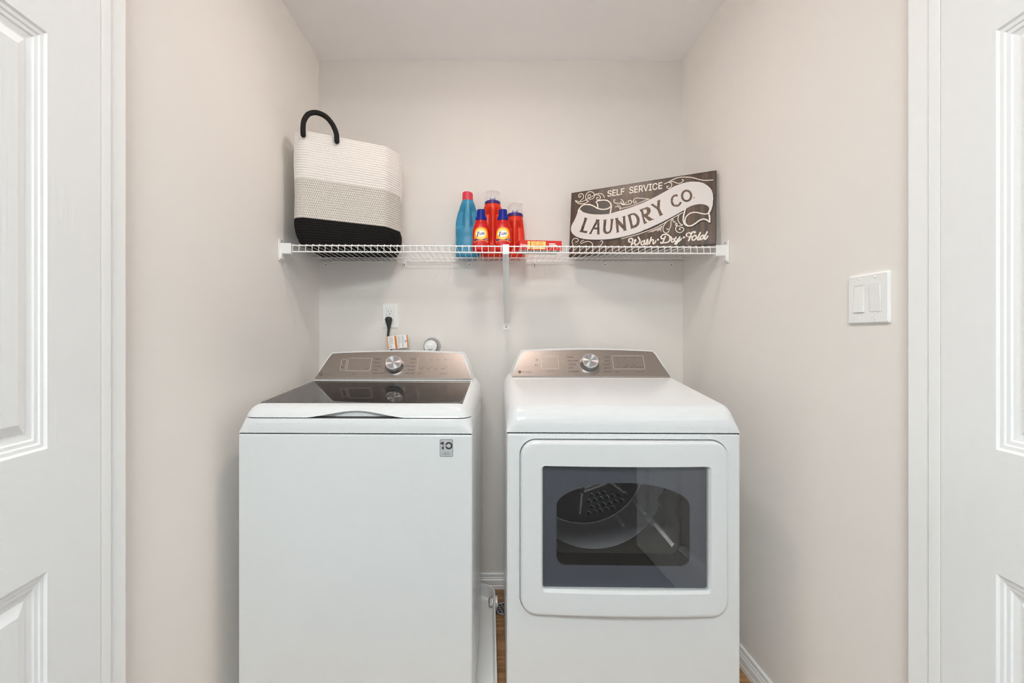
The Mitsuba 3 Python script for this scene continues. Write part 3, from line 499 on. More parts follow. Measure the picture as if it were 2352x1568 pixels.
# ---------------------------------------------------------------- dryer
dy = thing('dryer', 'white front-load dryer with a window in its square door, right of the washing machine', 'dryer')
put = rotz(-1.15, (0.393, 1.338))
dtop = lambda y: 0.973 + 0.104 * (y - 0.065)
door_o = rrect(-0.3005, 0.3005, 0.365, 0.872, 0.045, 8)
groove = moved(prism(Polygon(rrect(-0.3045, 0.3045, 0.361, 0.876, 0.049, 8)), 0.05), (0, 0.014, 0), (1, 0, 0), (0, 0, 1), (0, -1, 0))
def port(e):
    top = [(0.195 * math.cos(q), 0.679 + 0.068 * math.sin(q)) for q in np.linspace(0, math.pi, 25)]
    low = [(-0.168 + 0.027 * math.cos(q), 0.531 + 0.027 * math.sin(q)) for q in np.linspace(math.pi, 1.5 * math.pi, 8)] + [(0.168 + 0.027 * math.cos(q), 0.531 + 0.027 * math.sin(q)) for q in np.linspace(1.5 * math.pi, 2 * math.pi, 8)]
    return Polygon(top + low).buffer(e)
body = man(rbox(-0.342, 0.342, 0.0, 0.69, 0.03, 0.8915, 0.007, 3)) - man(groove)
drumhole = man(moved(lathe([(0.281, 0.045), (0.281, 0.672)], 64), (0, 0, 0.63), (1, 0, 0), (0, 0, 1), (0, 1, 0)))
body = body - man(moved(prism(port(0.004), 0.12), (0, 0.07, 0), (1, 0, 0), (0, 0, 1), (0, -1, 0))) - drumhole
add('cabinet', put(cat(unman(body), box(-0.3408, 0.3408, 0.02, 0.68, 0.8905, 0.8952))), 'm_enamel', 30, parent=dy)
add('seam_shade', put(box(-0.339, 0.339, 0.0035, 0.02, 0.886, 0.8955)), 'm_gap_shade', parent=dy)  # dark strip stands in for shade below the top cover
Hd = top_hull(0.3435, 0.70, dtop, 0.036, 0.065, 0.062, 0.8945)
add('top_cover', put(unman(Hd.refine_to_length(0.02))), 'm_enamel', 25, parent=dy)
console(dy, put, 0.462, 1.012, 0.695,
    [('NORMAL', -86.4, -61.6, 93.2), ('MIXED LOADS', -86.1, -45, 76.4), ('DELICATES', -85.9, -54.8, 59.8), ('JEANS', -85.6, -67.7, 43.3), ('STEAM REFRESH', -87, -44.9, 27), ('TOWELS', 59.5, 83.5, 93.4), ('BULKY', 63.3, 82.9, 76.3), ('QUICK DRY', 51.4, 83, 59.6), ('SANITIZE', 55.2, 82.4, 43.2), ('TIMED DRY', 50.5, 82.2, 26.5), ('Extra', 112.8, 126, 90.8), ('Max', 142.4, 150.6, 90.8), ('Extended', 172, 190, 90.8),
     ('Low Heat', 141.5, 158.4, 56.4), ('Damp', 173.1, 184.4, 56.4), ('Dry', 112.3, 118, 82), ('Dry', 111.8, 117.5, 73.2), ('Dry', 111.3, 117, 64.6), ('Dry', 110.8, 116.5, 56), ('Time', 102.3, 115.6, 46.2), ('Temp', 132.5, 147.1, 46.3), ('Level', 161.7, 176.3, 46.3), ('My Cycle', 186.7, 214.2, 46.4), ('Delay', 99, 119, 26.6), ('Extend Tumble', 183.5, 213.4, 26.8), ('Remote Start', -176.1, -143.6, 28.3)],
    [(94.3, 102), (220, 102), (219.1, 40.9), (94.4, 40.9)], [(-191, 99), (-125, 99), (-124, 42.5), (-193, 42.5)], None, (-210.4, 82.4), (-215.4, 58.5), (-281.2, 26.7), (-269.6, -234.9, 23), ('Extra', 'Max', 'Extended', 'Dry', 'Remote Start'))
# door: pillowed frame around a window
rings = []
for off, y in ((0.004, 0.010), (0.0, 0.006), (0.0, -0.008), (0.0012, -0.012), (0.004, -0.0145), (0.009, -0.0158)):
    rings.append(xz(rrect(-0.3005 + off, 0.3005 - off, 0.365 + off, 0.872 - off, 0.045 - off, 8), y))
fr = man(loft(rings))
WX0, WX1, WZ0, WZ1 = -0.2365, 0.2435, 0.4400, 0.7985
tr = [xz(rrect(WX0 - g, WX1 + g, WZ0 - g * 1.3, WZ1 + g * 0.55, 0.007 + g, 5), y) for g, y in ((0.0, 0.03), (0.0, -0.006), (0.0006, -0.008), (0.0085, -0.022))]
fr = (fr - man(loft(tr))).refine_to_length(0.02)
bulge = lambda m: TM(np.asarray(m.vertices) - np.stack([np.zeros(len(m.vertices)), 0.011 * np.clip(1 - (np.asarray(m.vertices)[:, 0] / 0.3005) ** 2, 0, 1) * np.clip((0.012 - np.asarray(m.vertices)[:, 1]) / 0.02, 0, 1), np.zeros(len(m.vertices))], 1), m.faces)
dk = add('door', put(bulge(unman(fr))), 'm_enamel', 30, parent=dy)
add('window', put(front(TM([(WX0 - 0.001, WZ0 - 0.001, 0), (WX1 + 0.001, WZ0 - 0.001, 0), (WX1 + 0.001, WZ1 + 0.001, 0), (WX0 - 0.001, WZ1 + 0.001, 0)], [(0, 1, 2), (0, 2, 3)]), 0, -0.0095, 0)), 'm_tinted_glass', parent=dk, label='tinted glass window')
bez = Polygon([(WX0 - 0.003, WZ0 - 0.003), (WX1 + 0.003, WZ0 - 0.003), (WX1 + 0.003, WZ1 + 0.003), (WX0 - 0.003, WZ1 + 0.003)]).difference(port(0.0))
add('inner_frame', put(front(prism(bez, 0.002), 0, 0.002, 0)), 'm_bezel', parent=dk, label='black inner frame with an arched opening')
add('port_liner', put(front(prism(port(0.0036).difference(port(0.0)), 0.075), 0, 0.077, 0)), 'm_liner', parent=dy, label='black collar around the drum opening')
# drum
def shell(r0, r1, y0, y1, n=72, inv=True):
    m = lathe([(r0, y0), (r1, y0), (r1, y1), (r0, y1), (r0, y0 + 1e-5)], n)
    return m
def ringmesh(r, y0, y1, n=72):
    a = np.arange(n) * 2 * math.pi / n
    R = lambda rr, y: np.stack([rr * np.cos(a), np.full(n, y), 0.63 + rr * np.sin(a)], 1)
    return loft([R(r, y0), R(r, y1), R(r + 0.004, y1), R(r + 0.004, y0), R(r, y0)], False, False)
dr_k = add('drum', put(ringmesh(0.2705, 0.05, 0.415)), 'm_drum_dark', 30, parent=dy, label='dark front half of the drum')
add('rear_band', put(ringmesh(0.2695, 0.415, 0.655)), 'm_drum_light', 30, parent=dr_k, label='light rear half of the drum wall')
add('rear_plate', put(moved(lathe([(0.0, 0.652), (0.272, 0.652), (0.272, 0.660)], 64), (0, 0, 0.63), (1, 0, 0), (0, 0, 1), (0, 1, 0))), 'm_drum_plate', 30, parent=dr_k, label='dark perforated back plate of the drum')
add('lip', put(tube([(0.2685 * math.cos(q), 0.649, 0.63 + 0.2685 * math.sin(q)) for q in np.linspace(0, 2 * math.pi, 73)], 0.0035, 8)), 'm_drum_bright_edge', True, parent=dr_k)
def wallpt(deg, y, r=0.266): q = math.radians(deg); return np.array([r * math.cos(q), y, 0.63 + r * math.sin(q)])
def baffle(deg, y0, y1, w=10.0, h=0.030):
    ring = lambda y, k: np.array([wallpt(deg - w * k, y, 0.2695), wallpt(deg - 2.4 * k, y, 0.2695 - h * k), wallpt(deg + 2.4 * k, y, 0.2695 - h * k), wallpt(deg + w * k, y, 0.2695)])
    return loft([ring(y0, 0.25), ring(y0 + 0.03, 1), ring(y1 - 0.03, 1), ring(y1, 0.25)])
for deg in (-14, 106, 226):
    add('baffle', put(baffle(deg, 0.10, 0.40)), 'm_drum_dark', 20, parent=dr_k)
for a, y0, y1 in ((-35, 0.195, 0.364), (-35.8, 0.469, 0.638), (-57.5, 0.523, 0.632)):  # bright strips paint the highlights along baffle crests
    p = [wallpt(a - 1.2, y0, 0.2655), wallpt(a - 1.2, y1, 0.2655), wallpt(a + 1.2, y1, 0.2655), wallpt(a + 1.2, y0, 0.2655)]
    q = [x + (np.array([0, x[1], 0.63]) - x) * 0.015 for x in p]
    add('bright_strip', put(loft([np.array([wallpt(a - 1.4, y0, 0.2692), wallpt(a - 1.4, y1, 0.2692), wallpt(a + 1.4, y1, 0.2692), wallpt(a + 1.4, y0, 0.2692)]), np.array(q)])), 'm_drum_bright_edge', 20, parent=dr_k)
for pts in (((-0.0105, 0.402), (-0.002, 0.495)), ((0.007, 0.500), (0.104, 0.536)), ((0.119, 0.545), (0.184, 0.495)), ((0.011, 0.512), (0.02, 0.520), (0.075, 0.54), (0.083, 0.552)), ((-0.025, 0.522), (-0.012, 0.516), (-0.001, 0.522), (0.0, 0.532))):  # embossed edges of the back plate, their highlights set in near-white
    p = catmull([(x - 0.0, 0.6505, z) for x, z in pts], 4)
    add('bright_strip', put(tube(p, 0.0055, 8)), 'm_drum_bright_edge', True, parent=dr_k)
holes, glints = [], []
for i in range(9):
    for j in range(4):
        x, z = 0.028 + 0.026 * i + (0.013 if j % 2 else 0), 0.405 + 0.026 * j + 0.006 * i
        if (x ** 2 + (z - 0.63) ** 2) < 0.245 ** 2 and z < 0.50:
            holes.append(prism(Point(x, z).buffer(0.008, quad_segs=4), 0.0006))
            glints.append(prism(LineString([(x + 0.009 * math.cos(q), z + 0.009 * math.sin(q)) for q in np.linspace(-0.2, 1.9, 7)]).buffer(0.0013), 0.0022))  # bright crescent paints the lit side of each hole rim
add('perforation', put(front(cat(*holes), 0, 0.6518, 0)), 'm_hole_shade', parent=dr_k, kind='stuff')
add('perforation_glint', put(front(cat(*glints), 0, 0.6518, 0)), 'm_drum_bright_edge', parent=dr_k, kind='stuff')
for x in (-0.29, 0.29):
    for y in (0.05, 0.62):
        add('foot', put(moved(lathe([(0.022, 0.0005), (0.022, 0.010), (0.012, 0.012), (0.012, 0.034)], 20), (x, y, 0))), 'm_black_rubber', 30, parent=dy)

# ---------------------------------------------------------------- drain pan, floor drain
pn = thing('drain_pan', 'white plastic drain pan under the washing machine', 'drain pan')
def pr(e, z, r=0.075): return np.stack([*rrect(-0.784 + e, 0.0255 - e, 1.285 + e, 2.062 - e, r - min(e, 0.03), 8).T, np.full(36, z)], 1)
add('tray', loft([pr(0.012, 0.0005), pr(0.006, 0.004), pr(0.004, 0.052), pr(0.0, 0.0555), pr(0.0, 0.0605), pr(0.002, 0.0625), pr(0.0055, 0.0625), pr(0.0075, 0.060), pr(0.010, 0.052), pr(0.0135, 0.010), pr(0.026, 0.0075)]), 'm_plastic_white', 40, parent=pn)
add('outlet_fitting', moved(cat(lathe([(0.0245, 0.0), (0.0245, 0.012)], 24), lathe([(0.016, 0.0), (0.016, -0.012)], 20)), (0.0225, 1.955, 0.036), (0, 1, 0), (0, 0, 1), (1, 0, 0)), 'm_plastic_white', 30, parent=pn)
hk = [(0.0115, 1.955, 0.060), (0.003, 1.952, 0.058), (-0.001, 1.95, 0.05), (-0.001, 1.95, 0.028), (0.003, 1.952, 0.018), (0.011, 1.955, 0.016)]
add('hose_clip', tube(catmull(hk, 4), 0.0028, 8), 'm_chrome', True, parent=pn, label='small chrome clip')
fd = thing('floor_drain', 'round chrome floor drain grate between the machines', 'drain')
disc2 = Point(0, 0).buffer(0.050, quad_segs=16)
sq = [shapely.affinity.rotate(shapely.box(i * 0.0155 - 0.0055, j * 0.0155 - 0.0055, i * 0.0155 + 0.0055, j * 0.0155 + 0.0055), 0) for i in range(-3, 4) for j in range(-3, 4) if math.hypot(i, j) * 0.0155 < 0.040]
gr = disc2
for s in sq: gr = gr.difference(s)
add('grate', moved(prism(shapely.affinity.rotate(gr, 18, origin=(0, 0)), 0.003), (0.071, 1.962, 0.0015)), 'm_chrome', parent=fd)
add('drain_shade', moved(prism(Point(0, 0).buffer(0.049), 0.0006), (0.071, 1.962, 0.0004)), 'm_hole_shade', parent=fd, label='dark drain opening under the grate')  # flat dark disc stands in for shade below the grate

# ---------------------------------------------------------------- light switch on the right wall
sw = thing('light_switch', 'white double rocker light switch on the right wall', 'light switch')
sp = lambda m: moved(m, (XR - 0.0004, 1.0835, 1.2675), (0, -1, 0), (0, 0, 1), (-1, 0, 0))     # x towards the camera, y up, z out
pl = man(loft([np.stack([*rrect(-0.0585 + e, 0.0585 - e, -0.0595 + e, 0.0595 - e, 0.004, 4).T, np.full(20, h)], 1) for e, h in ((0, 0), (0, 0.0035), (0.0035, 0.0065))]))
for c in (-0.023, 0.023):
    pl = pl - man(prism(Polygon(rrect(c - 0.0168, c + 0.0168, -0.0335, 0.0335, 0.002, 3)), 0.02))
add('plate', sp(cat(unman(pl), box(-0.045, 0.045, -0.038, 0.038, 0.0, 0.0045))), 'm_plastic_white', 25, parent=sw)
for c, t in ((-0.023, -1), (0.023, 1)):
    rk = man(rbox(c - 0.0155, c + 0.0155, -0.0318, 0.0318, 0.0, 0.0085, 0.0012, 2))
    m = unman(rk); v = np.array(m.vertices); v[:, 2] += t * v[:, 1] * 0.055 + 0.0018 * (np.abs(v[:, 1]) > 0.028) * 0; 
    add('rocker', sp(TM(v, m.faces)), 'm_plastic_white', 25, parent=sw)
    for y in (-0.0485, 0.0485):
        add('screw', sp(moved(lathe([(0.0030, 0.006), (0.0030, 0.0072), (0.0018, 0.0078), (0, 0.0078)], 12), (c, y, 0))), 'm_screw_white', 30, parent=sw)

# ---------------------------------------------------------------- outlet, plug, cord with its tag
ou = thing('wall_outlet', 'white wall outlet above the washing machine', 'outlet')
op = lambda m: front(m, -0.4650, YB - 0.0004, 1.2735)
pl = man(loft([np.stack([*rrect(-0.0365 + e, 0.0365 - e, -0.0575 + e, 0.0575 - e, 0.003, 4).T, np.full(20, h)], 1) for e, h in ((0, 0), (0, 0.003), (0.003, 0.0055))]))
pl = pl - man(prism(Polygon(rrect(-0.0168, 0.0168, -0.0335, 0.0335, 0.002, 3)), 0.02))
add('plate', op(cat(unman(pl), box(-0.03, 0.03, -0.045, 0.045, 0, 0.003))), 'm_plastic_white', 25, parent=ou)
face_ = man(rbox(-0.0162, 0.0162, -0.0328, 0.0328, 0.0, 0.0064, 0.001, 2))
slots = [(-0.0065, 0.0215, 0.0012, 0.0046), (0.0065, 0.0215, 0.0012, 0.0038)]
for x, y, a, b in slots: face_ = face_ - man(box(x - a, x + a, y - b, y + b, 0.0045, 0.02))
face_ = face_ - man(moved(lathe([(0.0025, 0.0045), (0.0025, 0.02)], 14), (0, 0.0095, 0)))
add('receptacle', op(unman(face_)), 'm_plastic_white', 25, parent=ou)
add('slot', op(cat(*[box(x - a, x + a, y - b, y + b, 0.0046, 0.0049) for x, y, a, b in slots])), 'm_screw', parent=ou)
add('slot', op(moved(lathe([(0.0025, 0.0046), (0.0025, 0.0049)], 14), (0, 0.0095, 0))), 'm_hole_shade', parent=ou)
pc = thing('power_cord', 'black power cord plugged into the outlet, with a folded warning tag', 'power cord')
head = ell_points(5)
pts = [np.vstack([head * (sx * 0.0170, sy * 0.013, sz * 0.0125) for sx in (-1, 1) for sy in (-1, 1) for sz in (-1, 1)]) + (-0.4675, 2.1105, 1.2565),
       np.vstack([head * (sx * 0.0072, sy * 0.0075, sz * 0.006) for sx in (-1, 1) for sy in (-1, 1) for sz in (-1, 1)]) + (-0.466, 2.1085, 1.219)]
add('plug', unman(hullman(np.vstack(pts))), 'm_black_rubber', 40, parent=pc)
add('cable', tube(catmull([(-0.466, 2.1085, 1.222), (-0.4672, 2.107, 1.200), (-0.4685, 2.104, 1.175), (-0.462, 2.103, 1.150), (-0.452, 2.108, 1.10), (-0.44, 2.112, 1.0), (-0.42, 2.11, 0.90), (-0.35, 2.10, 0.80)], 5), np.interp(np.arange(36), (0, 10, 35), (0.0068, 0.0048, 0.0045)), 8), 'm_black_rubber', True, parent=pc)
A_, B_ = np.array([-0.4625, 2.074, 1.1165]), np.array([-0.3690, 2.088, 1.1265])
U_ = (B_ - A_) / np.linalg.norm(B_ - A_); W_t = np.cross(U_, (0, 0, 1)); W_t /= np.linalg.norm(W_t); V_ = np.cross(W_t, U_)
tg = lambda m, h=0: moved(m, A_ + W_t * h, U_, V_, W_t)
tk = add('tag', tg(cat(rbox(0, 0.0945, 0.0, 0.060, -0.0085, -0.0065, 0.0006, 2), rbox(0, 0.0945, 0.001, 0.0595, 0.0, 0.0012, 0.0004, 2), rbox(-0.001, 0.003, 0.0005, 0.060, -0.008, 0.0008, 0.0006, 2))), 'm_white_print', 30, parent=pc, label='white and orange folded warning tag')
bars = [shapely.box(0.0, 0.002, 0.0045, 0.059), shapely.box(0.0345, 0.002, 0.0440, 0.059), shapely.box(0.0885, 0.002, 0.0940, 0.059)]
add('stripe', tg(cat(*[prism(b, 0.0003) for b in bars]), 0.0012), 'm_tag_orange', parent=tk)
tl = []
for x0, x1 in ((0.007, 0.0325), (0.0465, 0.0640), (0.0650, 0.0800)):
    for i in range(21):
        y = 0.055 - 0.0025 * i
        w = (x1 - x0) * (0.75 + 0.25 * random.random()) if y > 0.022 else (x1 - x0) * (0.35 + 0.3 * random.random())
        tl.append(prism(shapely.box(x0, y, x0 + w, y + 0.0017), 0.0003))
add('print', tg(cat(*tl), 0.0012), 'm_tag_grey', parent=tk)
add('hole', tg(prism(Point(0.0840, 0.031).buffer(0.0028), 0.0004), 0.0012), 'm_hole_shade', parent=tk)

# ---------------------------------------------------------------- capped pipe
cp = thing('capped_pipe', 'chrome ringed pipe stub with a white screw cap beside the outlet', 'pipe')
at_ = lambda m, x=-0.2685: moved(m, (x, YB - 0.0004, 1.1315), (1, 0, 0), (0, 0, 1), (0, -1, 0))
add('chrome_ring', at_(lathe([(0.0405, 0.0), (0.0410, 0.002), (0.0400, 0.008), (0.0365, 0.018), (0.0335, 0.026), (0.0310, 0.028), (0.0310, 0.020), (0.0300, 0.004)], 48)), 'm_chrome', 40, parent=cp)
add('pipe', at_(lathe([(0.0255, 0.001), (0.0255, 0.046)], 32)), 'm_plastic_white', 30, parent=cp)
ck = add('screw_cap', at_(lathe([(0.0290, 0.040), (0.0295, 0.042), (0.0295, 0.058), (0.0280, 0.062), (0.0262, 0.0625), (0.0255, 0.0605), (0.0235, 0.0605), (0.0228, 0.0625), (0.0180, 0.0625)], 14)), 'm_plastic_white', 25, parent=cp)
add('boss', at_(rbox(-0.0085, 0.0085, -0.0125, 0.0085, 0.0600, 0.074, 0.0018, 3)), 'm_plastic_white', 30, parent=ck)

# ---------------------------------------------------------------- rope basket
SZ = 1.5325                                          # top of the shelf wires
bk = thing('rope_basket', 'white and black woven rope basket standing at the left end of the wire shelf', 'basket')
foot = Polygon([(-0.749, 1.694), (-0.422, 1.866), (-0.383, 1.955), (-0.402, 2.105), (-0.776, 2.105)]).buffer(-0.042).buffer(0.042, quad_segs=12)
per = foot.exterior; NP = 168
per0 = np.array(per.coords); t0 = per.project(Point(-0.6, 2.105)) / per.length
P0 = np.array([per.interpolate((t + t0) % 1.0, normalized=True).coords[0] for t in np.arange(NP) / NP])
cen = P0.mean(0); nor = np.roll(P0, 1, 0) - np.roll(P0, -1, 0); nor = np.stack([-nor[:, 1], nor[:, 0]], 1); nor /= np.linalg.norm(nor, axis=1, keepdims=True)
if ((P0 - cen) * nor).sum() < 0: nor = -nor
BH, NC = 0.424, 45
pitch = BH / NC
rings, uvs, zs = [], [], []
def base_scale(z): return 1 - 0.115 * (1 - min(1, z / 0.085)) ** 2.0
arc = np.arange(NP) / NP * per.length
for i in range(NC * 6 + 1):
    c = i / 6; z = c * pitch; ph = c - math.floor(c)
    bump = -0.0017 + 0.0022 * math.sqrt(max(0, 1 - (2 * ph - 1) ** 2))
    s = base_scale(z)
    q = cen + (P0 - cen) * s + nor * (bump - 0.0012 + 0.0015 * math.sin(z * 21 + 1))
    rings.append(np.column_stack([q, np.full(NP, SZ + 0.001 + z)])); uvs.append(np.column_stack([arc, np.full(NP, min(c, NC - 0.01))]))
inner = []
for z in (BH, BH - 0.1, 0.012):
    q = cen + (P0 - cen) * base_scale(z) - nor * 0.009
    inner.append(np.column_stack([q, np.full(NP, SZ + 0.001 + z)])); uvs.append(np.column_stack([arc, np.full(NP, 44.5 if z > 0.05 else 1)]))
body = loft(rings + inner)
order = np.vstack(uvs + [[[0, 0.5]], [[0, 0.5]]])
add('body', body, 'm_rope', True, parent=bk, uv=order)
F0, F1 = np.array([-0.743, 1.697]), np.array([-0.377, 1.890])
fd_ = (F1 - F0); fn = np.array([fd_[1], -fd_[0]]); fn /= np.linalg.norm(fn)
fp = lambda t, z, o=0.009: (*(F0 + fd_ * t + fn * o), z)
hp = [fp(0.108, 1.927), fp(0.106, 1.944), fp(0.106, 1.962), fp(0.115, 1.990, 0.006), fp(0.155, 2.020, 0.002), fp(0.225, 2.033, 0.0), fp(0.305, 2.024, 0.002), fp(0.362, 1.998, 0.006), fp(0.393, 1.968), fp(0.400, 1.948), fp(0.402, 1.927)]
pth = catmull(hp, 5); rad = np.full(len(pth), 0.0095); rad[0] = rad[-1] = 0.006; rad[1] = rad[-2] = 0.0088
add('handle', tube(pth, rad, 14), 'm_handle', True, parent=bk, label='black rope handle')

# ---------------------------------------------------------------- bottles
class Bottle:
    def __init__(s, rows, grip=None):                 # rows: height, half width, half depth, roundness
        r = np.array(rows, float); s.r = r
        from scipy.interpolate import PchipInterpolator
        s.f = PchipInterpolator(r[:, 0], r[:, 1:]); s.grip = grip
    def at(s, z): return s.f(np.clip(z, s.r[0, 0], s.r[-1, 0]))
    def dent(s, xr, z):                              # finger hollows on both sides of a central ridge
        if not s.grip: return 1.0
        z0, z1, k, a = s.grip
        w = np.clip((z - z0) / 0.02, 0, 1) * np.clip((z1 - z) / 0.03, 0, 1)
        q = np.clip((np.abs(xr) - a) / 0.09, 0, 1); q = q * q * (3 - 2 * q)
        return 1 - k * w * q
    def mesh(s, nz=56, n=72):
        z0, z1 = s.r[0, 0], s.r[-1, 0]; t = np.arange(n) * 2 * math.pi / n; rings = []
        a, b, e = s.at(z0); 
        for k, zz in ((0.86, 0.0), (0.94, 0.0008), (0.985, 0.0028)):
            rings.append(np.column_stack([k * a * np.sign(np.cos(t)) * np.abs(np.cos(t)) ** (2 / e), k * b * np.sign(np.sin(t)) * np.abs(np.sin(t)) ** (2 / e), np.full(n, z0 + zz)]))
        for z in np.linspace(z0 + 0.006, z1, nz):
            a, b, e = s.at(z)
            x = a * np.sign(np.cos(t)) * np.abs(np.cos(t)) ** (2 / e); y = b * np.sign(np.sin(t)) * np.abs(np.sin(t)) ** (2 / e)
            rings.append(np.column_stack([x, y * s.dent(x / a, z), np.full(n, z)]))
        return loft(rings)
    def yfront(s, x, z):
        g = s.f(np.clip(z, s.r[0, 0], s.r[-1, 0])); a, b, e = g[:, 0], g[:, 1], g[:, 2]
        return -b * np.clip(1 - np.abs(x / a) ** e, 0, 1) ** (1 / e) * s.dent(x / a, z)
    def decal(s, poly, off, n=0.004):
        polys = [g for g in getattr(poly, 'geoms', [poly])]; ms = []
        for g in polys:
            m = prism(g, 0.00001); v = np.asarray(m.vertices); keep = (v[m.faces][:, :, 2] > 5e-6).all(1)
            m = TM(v, m.faces[keep]); 
            vv, ff = trimesh.remesh.subdivide_to_size(m.vertices, m.faces, n, max_iter=12); ms.append(TM(vv, ff))
        m = cat(*ms); v = np.asarray(m.vertices)
        return TM(np.column_stack([v[:, 0], s.yfront(v[:, 0], v[:, 1]) - off, v[:, 1]]), m.faces)
def setdown(x, y, rz=0.0):
    a = math.radians(rz); c, q = math.cos(a), math.sin(a)
    return lambda m: moved(m, (x, y, SZ), (c, q, 0), (-q, c, 0))
# blue fabric softener bottle
k = thing('softener_bottle', 'tall blue bottle with a pink cap, leftmost of the bottles', 'bottle')
b = Bottle([(0, .0500, .036, 2.6), (.012, .0535, .039, 2.7), (.06, .0540, .040, 2.7), (.088, .0525, .039, 2.6), (.115, .0545, .040, 2.5), (.145, .0545, .040, 2.4), (.19, .0478, .038, 2.2), (.219, .0385, .034, 2.1), (.236, .0335, .031, 2.0), (.240, .0325, .0305, 2.0), (.246, .0300, .029, 2.0), (.258, .0255, .0255, 2.0)], (0.125, 0.238, 0.62, 0.28))
pt = setdown(-0.0984, 2.062)
add('body', pt(b.mesh()), 'm_blue_bottle', 50, parent=k)
cap = lathe([(0.0248, 0.256), (0.0246, 0.262), (0.0238, 0.290), (0.0225, 0.295), (0.019, 0.2965), (0.0, 0.2965)], 44)
v = np.array(cap.vertices); top = v[:, 2] > 0.28; v[top, 2] -= np.clip(v[top, 0], -0.002, 0.03) * 0.13
add('cap', pt(TM(v, cap.faces)), 'm_pink_cap', 35, parent=k, label='pink screw cap')
# two red detergent bottles with clear measuring caps
def red_bottle(label, x, y, rows, grip, zr0, zr1, rr, zc, rot):
    k = thing('detergent_bottle', label, 'bottle', 'red bottles with clear caps')
    b = Bottle(rows, grip); pt = setdown(x, y, rot)
    add('body', pt(b.mesh()), 'm_red_bottle', 50, parent=k)
    add('collar', pt(lathe([(rr * 0.97, zr0), (rr, zr0 + 0.001), (rr, zr0 + 0.010), (rr * 0.95, zr1), (rr * 0.93, zr1 + 0.0006), (0.4 * rr, zr1 + 0.003)], 44)), 'm_navy', 30, parent=k, label='dark blue collar')
    sp_ = lathe([(0.0130, zr1 + 0.001), (0.0128, zr1 + 0.013), (0.0105, zr1 + 0.013), (0.0100, zr1 + 0.004)], 32)
    horns = [tube([(s * 0.0105, -0.006, zr1 + 0.010), (s * 0.0112, -0.006, zr1 + 0.0175), (s * 0.0100, -0.006, zr1 + 0.021)], [0.0028, 0.0022, 0.001], 7) for s in (-1, 1)]
    add('spout', pt(cat(sp_, *horns)), 'm_spout', 30, parent=k, label='violet pouring spout')
    rc = rr * 0.955
    add('measuring_cap', pt(loft([np.stack([q * np.cos(np.arange(44) * math.pi / 22), q * np.sin(np.arange(44) * math.pi / 22), np.full(44, z)], 1) for q, z in ((rc, zr1 + 0.001), (rc, zr1 + 0.5 * (zc - zr1)), (rc * 0.985, zc - 0.004), (rc * 0.95, zc - 0.0008), (rc * 0.88, zc))], False, True)), 'm_clear_cap', 35, parent=k, label='clear plastic measuring cap')
red_bottle('tall red bottle with a clear cap, standing behind the two small bottles', 0.0146, 2.062,
    [(0, .0480, .038, 2.6), (.012, .0520, .041, 2.7), (.07, .0525, .042, 2.7), (.13, .0530, .042, 2.5), (.175, .0510, .041, 2.3), (.211, .0450, .039, 2.1), (.228, .0390, .036, 2.0), (.240, .0352, .034, 2.0)], (0.06, 0.225, 0.62, 0.17), 0.2395, 0.2530, 0.0358, 0.2965, 2)
red_bottle('medium red bottle with a clear cap, rightmost of the bottles', 0.1165, 2.066,
    [(0, .0415, .034, 2.6), (.012, .0445, .037, 2.7), (.06, .0440, .037, 2.7), (.10, .0425, .037, 2.5), (.135, .0395, .037, 2.3), (.165, .0365, .036, 2.1), (.184, .0350, .035, 2.0)], (0.03, 0.165, 0.62, 0.20), 0.1835, 0.1980, 0.0365, 0.2430, -8)
